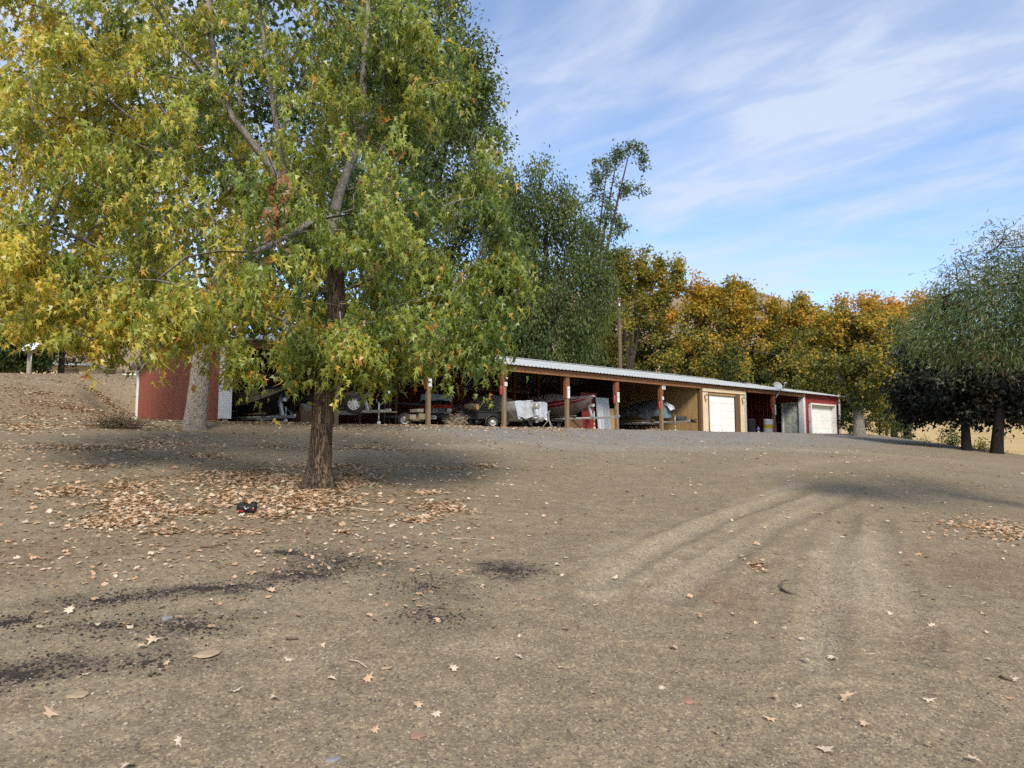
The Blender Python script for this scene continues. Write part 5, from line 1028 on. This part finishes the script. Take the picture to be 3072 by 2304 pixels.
for k in range(3):
    a = k * 2.094; MB().box((.30, math.cos(a) * .09, .46 + math.sin(a) * .09), (.02, .09, .13), Matrix.Rotation(a, 3, 'X') @ Matrix.Rotation(.5, 3, 'Z')).build('propeller_blade', M['steel'], om)
trailer('trailer under the silver tarp boat', S(1590, .8), .8, 5.0, 1.8, -3.2, .2, winch=False, railz=.42, jk=None)
# bay 4: red and grey boat with whitish cover
boat('red_boat', 'red and grey boat with pale cover, bow pointing out of the bay', S(1779, .85), .85, 5.8, 2.25, .66, 1.40, .30, (M['hullgrey'], M['boatred'], M['bwhite'], M['bwhite']), (.46, .40, M['offcover'], .05), fine=1.9, band=.42)
trailer('long galvanised trailer with winch carrying the red and grey boat', S(1776, .65), .65, 5.6, 2.0, -3.8, 1.55, railz=.56, jackx=.25)
q = empty('floor_jack', gB(S(1646, .3), .3), RZF, 'small steel trailer stand on the ground below the red boat', 'stand')
MB().tube([(-.3, -.2, 0), (0, 0, .42)], .018, 6).tube([(.3, -.1, 0), (0, 0, .42)], .018, 6).tube([(0, .3, 0), (0, 0, .42)], .018, 6).build('legs', M['steel'], q); MB().tube([(0, 0, .35), (0, 0, .78)], .022, 8).box((0, 0, .80), (.16, .08, .03)).build('screw', M['steel'], q)
# sheets leaning at the back of the bay
def leaning_sheet(name, label, s, t_, w, h, m_, rib=None, tilt=8, group=None):
    o = empty(name, gB(s, t_), shed.rotation_euler.z, label, 'metal sheet' if rib else 'plywood', group, rot=(R(-tilt), 0, shed.rotation_euler.z))
    if rib: sheet(-w / 2, w, rib, .03, 0, h).build('sheet', m_, o); sheet(-w / 2, w, rib, .03, 0, h, .006).build('back_face', m_, o)
    else: MB().box((0, .01, h / 2), (w, .02, h)).build('board', m_, o)
    return o
leaning_sheet('ribbed_metal_sheet', 'red ribbed metal sheet leaning left of the white one', S(1772, 1.6), 1.6, 1.15, 1.95, M['red'], 5, 4)
leaning_sheet('ribbed_metal_sheet', 'white ribbed metal sheet leaning behind the boat trailer winch', S(1814, 1.3), 1.3, .95, 1.72, M['galv'], 4, 6)
leaning_sheet('plywood_board', 'narrow brown board leaning right of the white metal sheet', S(1838, 1.4), 1.4, .38, 1.2, M['tan'], None, 5)
leaning_sheet('ribbed_metal_sheet', 'low brown board behind the trailer left of the red sheet', S(1727, 1.5), 1.5, 1.0, .6, M['brown'], None, 5).__setitem__('category', 'board')
# bay 5: dark boat with black and silver cover
db, hD = boat('dark_covered_boat', 'dark boat under a black tarp with silver lit folds beside the tan wall', S(2000, 1.0), 1.0, 5.4, 2.1, .56, 1.18, .12, (M['bronze'], M['olive'], M['black'], M['olive']), (.55, .80, M['blacktarp'], .42), famp=1.9)
bm3 = MB(); rows = []
for i in range(13):
    a = i / 12 * math.pi * 1.15 - .25; rr_ = .30 + .035 * math.sin(i * 2.9)
    rows.append([(-.05 + math.cos(a - 1.2) * rr_ * .8, math.sin(a - 1.2) * rr_ * 1.1, z) for z in (.78, 1.0, 1.3, 1.52)] + [(-.12 + math.cos(a - 1.2) * .1, math.sin(a - 1.2) * .12, 1.66)])
bm3.loft(rows); bm3.build('bow_drape', M['bluegrey'], db, True)
MB().loft([[(.02, -.34, 1.50), (.02, .0, 1.66), (.02, .34, 1.52)], [(.30, -.30, 1.42), (.34, 0, 1.50), (.28, .3, 1.44)], [(.42, -.22, 1.16), (.50, .02, 1.26), (.40, .24, 1.2)]]).build('tarp_flap', M['silver'], db)
td = trailer('trailer with low jack under the dark covered boat', S(2004, .6), .6, 5.3, 1.9, -3.4, 1.2, railz=.52, m_=M['steel'], winch=False, jackx=.55)
sw2 = empty('spare_wheel', gB(S(2040), -.02, .72), RZF, 'spare tyre lying flat on the trailer tongue beside the tan wall', 'spare wheel'); wheel(sw2, (0, 0, 0), .34, .24, 'Z', M['steel'])
q = MB()
for k in range(9): q.tube([(random.gauss(0, .12), random.gauss(0, .1), random.uniform(-.1, .12)) for _ in range(4)], .018, 5)
o = q.build('tangled_rope', M['black'], None, True, loc=gB(S(2078), -.05, .62)); tag(o, 'tangle of dark rope hung at the end of the trailer tongue', 'rope')
twig_pile('brush_heap', 'small heap of dry leaves and twigs under the dark covered boat', gB(S(1955, .2), .2), .45, .14, 60, M['palestick'], .008, L=.3, mat2=M['stick'])
# boxes and boards in the first bay
q = MB().box((0, 0, 0), (1.3, .05, .42)).build('plank_panel', M['oldwood'], None, loc=gB(S(705, 5), 5, 2.35), rz=shed.rotation_euler.z); tag(q, 'brown board high inside the leftmost bay', 'board')
q = empty('tool_chest', gB(S(925, .8), .8), RZF, 'dark open crate with pale paper inside beside the leaning jack', 'crate')
MB().box((0, 0, .25), (.7, .8, .42)).build('box', M['brown'], q); MB().box((.05, -.1, .56), (.35, .3, .25), Matrix.Rotation(R(25), 3, 'Y')).build('paper_sack', M['greywood'], q)

# ------------------------------------------------------------------ utility pole and wires
up = gbase(1862, 50); topz = at(1862, 897, 50).z - up.z
po = empty('utility_pole', up, 0, 'plain brown wooden utility pole standing behind the shed', 'utility pole')
MB().tube([(0, 0, -.3), (.02, 0, topz * .5), (.0, 0, topz)], [.17, .14, .11], 12).build('shaft', M['pole'], po, True); MB().box((0, -.12, topz - .45), (.10, .12, .16)).build('insulator', M['bwhite'], po); MB().box((0, 0, topz + .03), (.2, .2, .04)).build('cap', M['galv'], po)
def wire(label, a, b_, sag, r=.014):
    q = MB().tube([a.lerp(b_, k / 14) - Vector((0, 0, sag * 4 * (k / 14) * (1 - k / 14))) for k in range(15)], r, 5); tag(q.build('wire', M['wire'], None, True), label, 'wire', 'wires at the utility pole')
wire('thin wire running left from the pole top', at(1862, 912, 50), at(1500, 955, 47), .6); wire('thin wire sagging right from the pole top', at(1862, 915, 50), at(2450, 1075, 47), .8)
wire('thin wire crossing low before the dark maples', at(2750, 1095, 44), at(3200, 1100, 42), .3)

# ------------------------------------------------------------------ things on the left bank
twig_pile('brush_heap', 'low heap of dark dead branches on the dirt left of the red end wall', on_ground(352, 1284), .75, .28, 150, M['stick'], .012, L=.55)
pb = gbase(410, 43); q = empty('white_rail', pb, R(0), 'low white rail on the bank behind the shed corner', 'rail')
MB().box((0, 0, at(410, 1128, 43).z - pb.z), (2.0, .08, .26)).build('board', M['bwhite'], q)
for x in (-.8, .8): MB().box((x, .06, .4), (.09, .09, 1.1)).build('post', M['greywood'], q)
pb = gbase(330, 44); q = empty('slat_bench', pb, 0, 'weathered slatted bench half hidden on top of the bank', 'bench'); zz = at(330, 1108, 44).z - pb.z
for k in range(3): MB().box((0, .1 * k, zz - .10 * k), (1.5, .04, .07)).build('slat', M['pole'], q)
for x in (-.6, .6): MB().box((x, .1, zz / 2 - .05), (.08, .25, zz)).build('leg', M['pole'], q)
hb_ = gbase(150, 55); hs = empty('distant_house', hb_ - Vector((0, 0, .3)), R(10), 'beige flat walled building behind the trees on the bank', 'building')
MB().box((0, 2, 1.9), (5.6, 4, 3.8)).build('wall', M['housewall'], hs); MB().box((1.35, -.03, 1.8), (1.0, .08, 3.4)).build('dark_doorway', M['pole'], hs); MB().box((0, 1.9, 3.9), (6.2, 5, .18)).build('roof', M['galv'], hs)

# ------------------------------------------------------------------ litter, stones and sticks on the dirt
def patch_pts(px, py, rx, ry, n):
    c, wx, wy = world_blob(px, py, rx, ry); d = math.hypot(c.x, c.y); ex = np.array((c.y / d, -c.x / d)); ey = np.array((c.x / d, c.y / d))
    r_ = np.abs(rng.normal(size=n)) * .55; a = rng.random(n) * 6.283
    w = .6 + .8 * vnoise(np.cos(a) * 2 + px * .01, np.sin(a) * 2 + py * .01, 71)
    q = np.array((c.x, c.y)) + (np.cos(a) * r_ * w * wx)[:, None] * ex + (np.sin(a) * r_ * w * wy)[:, None] * ey
    return q[q[:, 1] > 2.2]
PATCH = [(760, 1440, 190, 30, 1500), (900, 1500, 200, 30, 1300), (1060, 1440, 90, 26, 700), (1000, 1400, 140, 12, 500), (400, 1510, 110, 36, 700), (360, 1565, 110, 30, 650), (205, 1475, 60, 18, 260), (380, 1460, 70, 18, 320), (560, 1535, 80, 14, 260), (820, 1545, 70, 12, 200), (690, 1490, 60, 40, 300),
         (960, 1515, 90, 14, 350), (1320, 1525, 80, 22, 330), (1250, 1560, 60, 14, 160), (1280, 1480, 50, 10, 120), (1450, 1398, 70, 8, 260), (1330, 1405, 50, 8, 130), (1130, 1345, 160, 10, 500), (500, 1600, 90, 12, 120), (1030, 1600, 40, 8, 50), (700, 1600, 120, 10, 90),
         (3000, 1590, 150, 38, 700), (2270, 1700, 30, 18, 60), (250, 1345, 250, 18, 700), (620, 1370, 80, 8, 160), (280, 1400, 120, 8, 100), (820, 1340, 80, 8, 150), (100, 1250, 180, 12, 420), (250, 1230, 200, 22, 800), (330, 1210, 120, 12, 400), (120, 1180, 200, 18, 300), (60, 1280, 150, 20, 350), (480, 1330, 200, 20, 300), (955, 1475, 60, 8, 260), (900, 1485, 60, 10, 260), (1010, 1465, 50, 8, 200)]
pp = [patch_pts(*p[:4], int(p[4] * 1.6)) for p in PATCH]
def B2(s, t): return np.stack([X0 + U.x * s + W.x * t, Y0 + U.y * s + W.y * t], -1)
k = 7500; pp.append(B2(rng.uniform(-.5, SX['h'], k), -.55 + rng.normal(size=k) * .55)); k = 700; pp.append(B2(rng.uniform(2, 14, k), rng.uniform(-4, -1, k)))
k = 500; pp.append(B2(rng.uniform(SX['h'], SX['l'], k), -.25 + rng.normal(size=k) * .2))
k = 2600; a = rng.uniform(-.68, .70, k); d = 4.5 + 24 * rng.random(k) ** .8; keepm = rng.random(k) < np.where(a < .05, 1, .55); pp.append(np.stack([np.sin(a) * d, np.cos(a) * d], -1)[keepm])
k = 2200; a = rng.uniform(-.66, -.05, k); d = 6 + 8 * rng.random(k); pp.append(np.stack([np.sin(a) * d, np.cos(a) * d], -1))
k = 5200; a = rng.uniform(-.70, -.42, k); d = rng.uniform(20, 42, k); pp.append(np.stack([np.sin(a) * d, np.cos(a) * d], -1))
LP = np.concatenate(pp); n = len(LP); dist = np.hypot(LP[:, 0], LP[:, 1])
LZ = gz(LP[:, 0], LP[:, 1], True) + .008 + .02 * rng.random(n); an = rng.random(n) * 6.283
Dl = np.stack([np.cos(an), np.sin(an), rng.normal(size=n) * .25], -1); Nl = np.stack([rng.normal(size=n) * .35, rng.normal(size=n) * .35, np.ones(n)], -1)
tl = np.clip(.62 + .24 * rng.normal(size=n) + .12 * (vnoise(LP[:, 0], LP[:, 1], 81) - .5), 0, 1)
lit = leaf_obj('leaf_litter', np.concatenate([LP, LZ[:, None]], 1), Dl, Nl, np.where(dist < 8, .042, np.where(dist > 18, .085, .058)) * rng.uniform(.6, 1.3, n), MAPLE6, tl, M['litter']); tag(lit, 'drifts of tan and orange fallen leaves scattered over the dirt', kind='stuff')
# leaves lying singly in the foreground
CURLED = (np.array([(x * .85, y, .42 * x * x + .16 * math.sin(3 * y) + .10 * y * y) for x, y in v_], np.float32), np.array(f_))
LF = [np_mesh('fallen_leaf', sh[0] if q_ else sh[0] * np.array((1, 1, -1)), sh[1], M['litter'], {'tint': np.full(len(sh[0]), tv)}) for sh, q_, tv in ((CURLED, 1, .95), (CURLED, 1, .75), (MAPLE, 1, .88), (MAPLE, 0, .65), (CURLED, 0, .98))]
spots = [(2485, 2262, .125), (2530, 2110, .11), (2405, 2130, .07), (2325, 2160, .08), (2490, 1970, .09), (2425, 1990, .08), (2010, 1945, .08), (2595, 1960, .06), (2955, 1848, .08), (2770, 2100, .08), (3045, 2050, .07), (1983, 1678, .07), (2465, 1660, .06), (1780, 1818, .06), (1560, 1908, .06), (1565, 1978, .07), (140, 2152, .11),
         (470, 1920, .12), (350, 1880, .10), (390, 1880, .11), (210, 1842, .09), (820, 1775, .09), (1025, 1755, .07), (1095, 2045, .08), (690, 2078, .07), (830, 2098, .06), (1255, 1635, .07), (970, 1935, .06), (490, 2003, .06), (240, 2025, .06), (405, 2300, .09), (2960, 1905, .05), (2270, 1870, .05), (2520, 1860, .05), (2870, 1660, .06), (2700, 1665, .05), (2340, 1550, .05), (2070, 1440, .06), (2230, 1600, .05), (1665, 1570, .06), (2040, 1512, .07), (1990, 1536, .06)]
for k in range(105):
    a = rng.uniform(-.66, .68); d = 3.4 + 7 * rng.random() ** 1.2; spots.append((a, d, .045 + .035 * rng.random()))
for k, (a, b_, z_) in enumerate(spots):
    if a > 3: p = on_ground(a, b_)
    else: p = Vector((math.sin(a) * b_, math.cos(a) * b_, 0))
    o = bpy.data.objects.new('fallen_leaf', LF[k % 5]); link(o); zz = z_ * .85
    o.location = (p.x, p.y, float(gz(p.x, p.y, True)) + .012); o.scale = (zz, zz, zz); o.rotation_euler = (random.gauss(0, .22), random.gauss(0, .22), random.random() * 6.28)
    tag(o, 'single dry tan leaf lying loose on the bare dirt of the foreground', 'leaf', 'loose leaves on the foreground dirt')
# gravel grains
OCT = (np.array([(.5, 0, 0), (0, .45, 0), (-.5, .05, 0), (0, -.4, 0), (.05, 0, .32), (0, 0, -.3)], np.float32), np.array([(0, 1, 4), (1, 2, 4), (2, 3, 4), (3, 0, 4)]))
def pebbles(name, label, XY, sz, tint, m_):
    n = len(XY); a = rng.random(n) * 6.283; P = np.concatenate([XY, (gz(XY[:, 0], XY[:, 1], True) + sz * .04)[:, None]], 1)
    o = leaf_obj(name, P, np.stack([np.cos(a), np.sin(a), rng.normal(size=n) * .2], -1), np.stack([rng.normal(size=n) * .25, rng.normal(size=n) * .25, np.ones(n)], -1), sz, OCT, tint, m_); return tag(o, label, kind='stuff')
m, nt_m, lk_m, b_m = new_mat('pebble'); am = nt_m.new('ShaderNodeAttribute'); am.attribute_name = 'tint'; rm_ = ramp(nt_m, [(0, (.06, .05, .04)), (.35, (.15, .12, .085)), (.7, (.25, .20, .145)), (.9, (.30, .25, .19)), (1, (.38, .33, .27))]); lk_m.new(am.outputs['Fac'], rm_.inputs[0]); lk_m.new(rm_.outputs[0], b_m.inputs['Base Color']); b_m.inputs['Roughness'].default_value = .9; M['pebble'] = m
n = 70000; a = rng.uniform(-.70, .72, n); d = 3.0 + 12 * rng.random(n) ** 1.3; XY = np.stack([np.sin(a) * d, np.cos(a) * d], -1)
pebbles('gravel', 'loose gravel grains spread over the dirt lot', XY, .006 + .016 * rng.random(n) ** 3, rng.random(n), M['pebble'])
n = 26000; XY = B2(rng.uniform(3, 38, n), rng.uniform(-13, -.6, n)); pebbles('pad_gravel', 'grey crushed gravel on the pad before the shed', XY, .015 + .03 * rng.random(n) ** 2, .25 + .7 * rng.random(n), M['pebble'])
XYd = np.concatenate([patch_pts(px, py, rx, ry, int(900 * am_)) for px, py, rx, ry, am_ in DARK[:13]]); n = len(XYd)
m2 = pm('dark_mulch', (.018, .014, .012), (.05, .038, .03), 20, .95); pebbles('dark_mulch', 'dark bark chips and charcoal crumbs in a band across the dirt', XYd, .006 + .026 * rng.random(n) ** 2.5, rng.random(n), m2)
def stone(label, px, py, w, d, h, m_, seed, grp='flat stones in the dirt'):
    p = on_ground(px, py); bm = bmesh.new(); bmesh.ops.create_icosphere(bm, subdivisions=3, radius=1); r_ = random.Random(seed)
    ph = [r_.random() * 6 for _ in range(4)]
    for v in bm.verts:
        c = v.co; f = 1 + .16 * math.sin(c.x * 3 + ph[0]) * math.cos(c.y * 2.6 + ph[1]) + .08 * math.sin(c.y * 6 + c.z * 5 + ph[2]); v.co = Vector((c.x * w * f, c.y * d * f, max(-.4, min(.8, c.z * f)) * h))
    me = bpy.data.meshes.new('stone'); bm.to_mesh(me); bm.free(); me.materials.append(m_); me.polygons.foreach_set('use_smooth', [True] * len(me.polygons))
    o = link(bpy.data.objects.new('stone', me)); o.location = (p.x, p.y, p.z + h * .12); o.rotation_euler = (0, 0, r_.random()); tag(o, label, 'stone', grp)
stone('round reddish flat stone low in the middle foreground', 1252, 2207, .038, .042, .012, M['stone_a'], 1); stone('long flat tan stone left of centre in the dirt', 622, 1962, .075, .06, .010, M['stone_b'], 2)
stone('flat grey stone at the bottom edge left of the reddish stone', 998, 2280, .034, .02, .009, M['stone_c'], 3); stone('small flat rusty stone right of the bottom middle', 2065, 2105, .035, .03, .012, M['stone_a'], 4)
stone('small orange tan flat stone in the middle foreground', 1160, 2004, .034, .022, .007, M['stone_b'], 5); stone('small grey stone in the left dark patch', 500, 1857, .034, .034, .018, M['stone_c'], 6)
stone('pale bluish pebble above the round reddish stone', 1255, 2130, .016, .014, .014, M['stone_c'], 7); stone('tan stone embedded at the left foreground', 235, 2085, .05, .05, .008, M['stone_b'], 8)
def twig(label, pts, r, m_, grp='sticks on the dirt'):
    P = [on_ground(*p) + Vector((0, 0, r * 1.2)) for p in pts]; q = MB().tube(P, [r * (1 - .5 * k / (len(P) - 1)) for k in range(len(P))], 6); o = q.build('stick', m_, None, True); tag(o, label, 'stick', grp); return o
fo = empty('forked_stick', on_ground(2365, 1775), 0, 'dark forked stick lying on the right foreground dirt', 'stick'); c0 = fo.location
MB().tube([on_ground(2345, 1775) - c0 + Vector((0, 0, .02)), on_ground(2370, 1785) - c0 + Vector((0, 0, .015)), on_ground(2404, 1798) - c0 + Vector((0, 0, .012))], [.011, .010, .006], 7).build('main_stem', M['stick'], fo, True)
MB().tube([on_ground(2345, 1775) - c0 + Vector((0, 0, .02)), on_ground(2347, 1760) - c0 + Vector((0, 0, .05)), on_ground(2362, 1752) - c0 + Vector((0, 0, .03))], [.010, .008, .004], 6).build('side_twig', M['stick'], fo, True)
twig('short dark stick below the dark band in the middle', [(858, 1920), (876, 1921), (895, 1920)], .008, M['stick']); twig('curved pale twig in the middle foreground', [(1048, 1983), (1075, 1988), (1100, 2006)], .006, M['palestick']); twig('long pale twig right of the tree', [(1355, 1620), (1400, 1617), (1450, 1622)], .008, M['palestick'])
twig('pale twig with leaf stem at the lower right', [(2605, 1965), (2640, 1963), (2680, 1955)], .005, M['palestick']); twig('pale stick beside the tree roots', [(1040, 1525), (1100, 1533), (1150, 1537)], .012, M['palestick']); twig('thin pale twig in the tyre tracks', [(2120, 1778), (2140, 1772), (2155, 1766)], .005, M['palestick'])
twig('short brown stick lying in the left dark patch', [(600, 1645), (640, 1642), (680, 1632)], .010, M['stick']); twig('dark stick at the far right foreground', [(3000, 2035), (3020, 2042), (3040, 2046)], .010, M['stick'])
# small black and red thing near the tree
p = on_ground(740, 1540); q = empty('plastic_scrap', p, R(12), 'small black lump of plastic with red bits lying among leaves near the maple', 'scrap')
MB().box((0, 0, .06), (.21, .12, .09), Matrix.Rotation(R(8), 3, 'Y'), bev=.035).box((-.06, .01, .095), (.09, .10, .06), Matrix.Rotation(R(-14), 3, 'Y'), bev=.025).box((.07, 0, .09), (.08, .11, .07), Matrix.Rotation(R(20), 3, 'X'), bev=.03).build('body', M['black'], q, True)
MB().box((-.06, -.05, .03), (.07, .03, .022), Matrix.Rotation(R(20), 3, 'Z'), bev=.01).build('red_base', M['boatred'], q); MB().box((.075, -.05, .05), (.02, .02, .035), bev=.006).build('red_tab', M['boatred'], q); MB().tube([(-.02, -.06, .08), (.0, -.075, .05), (.03, -.06, .07)], .008, 6).build('wire_loop', M['steel'], q, True)
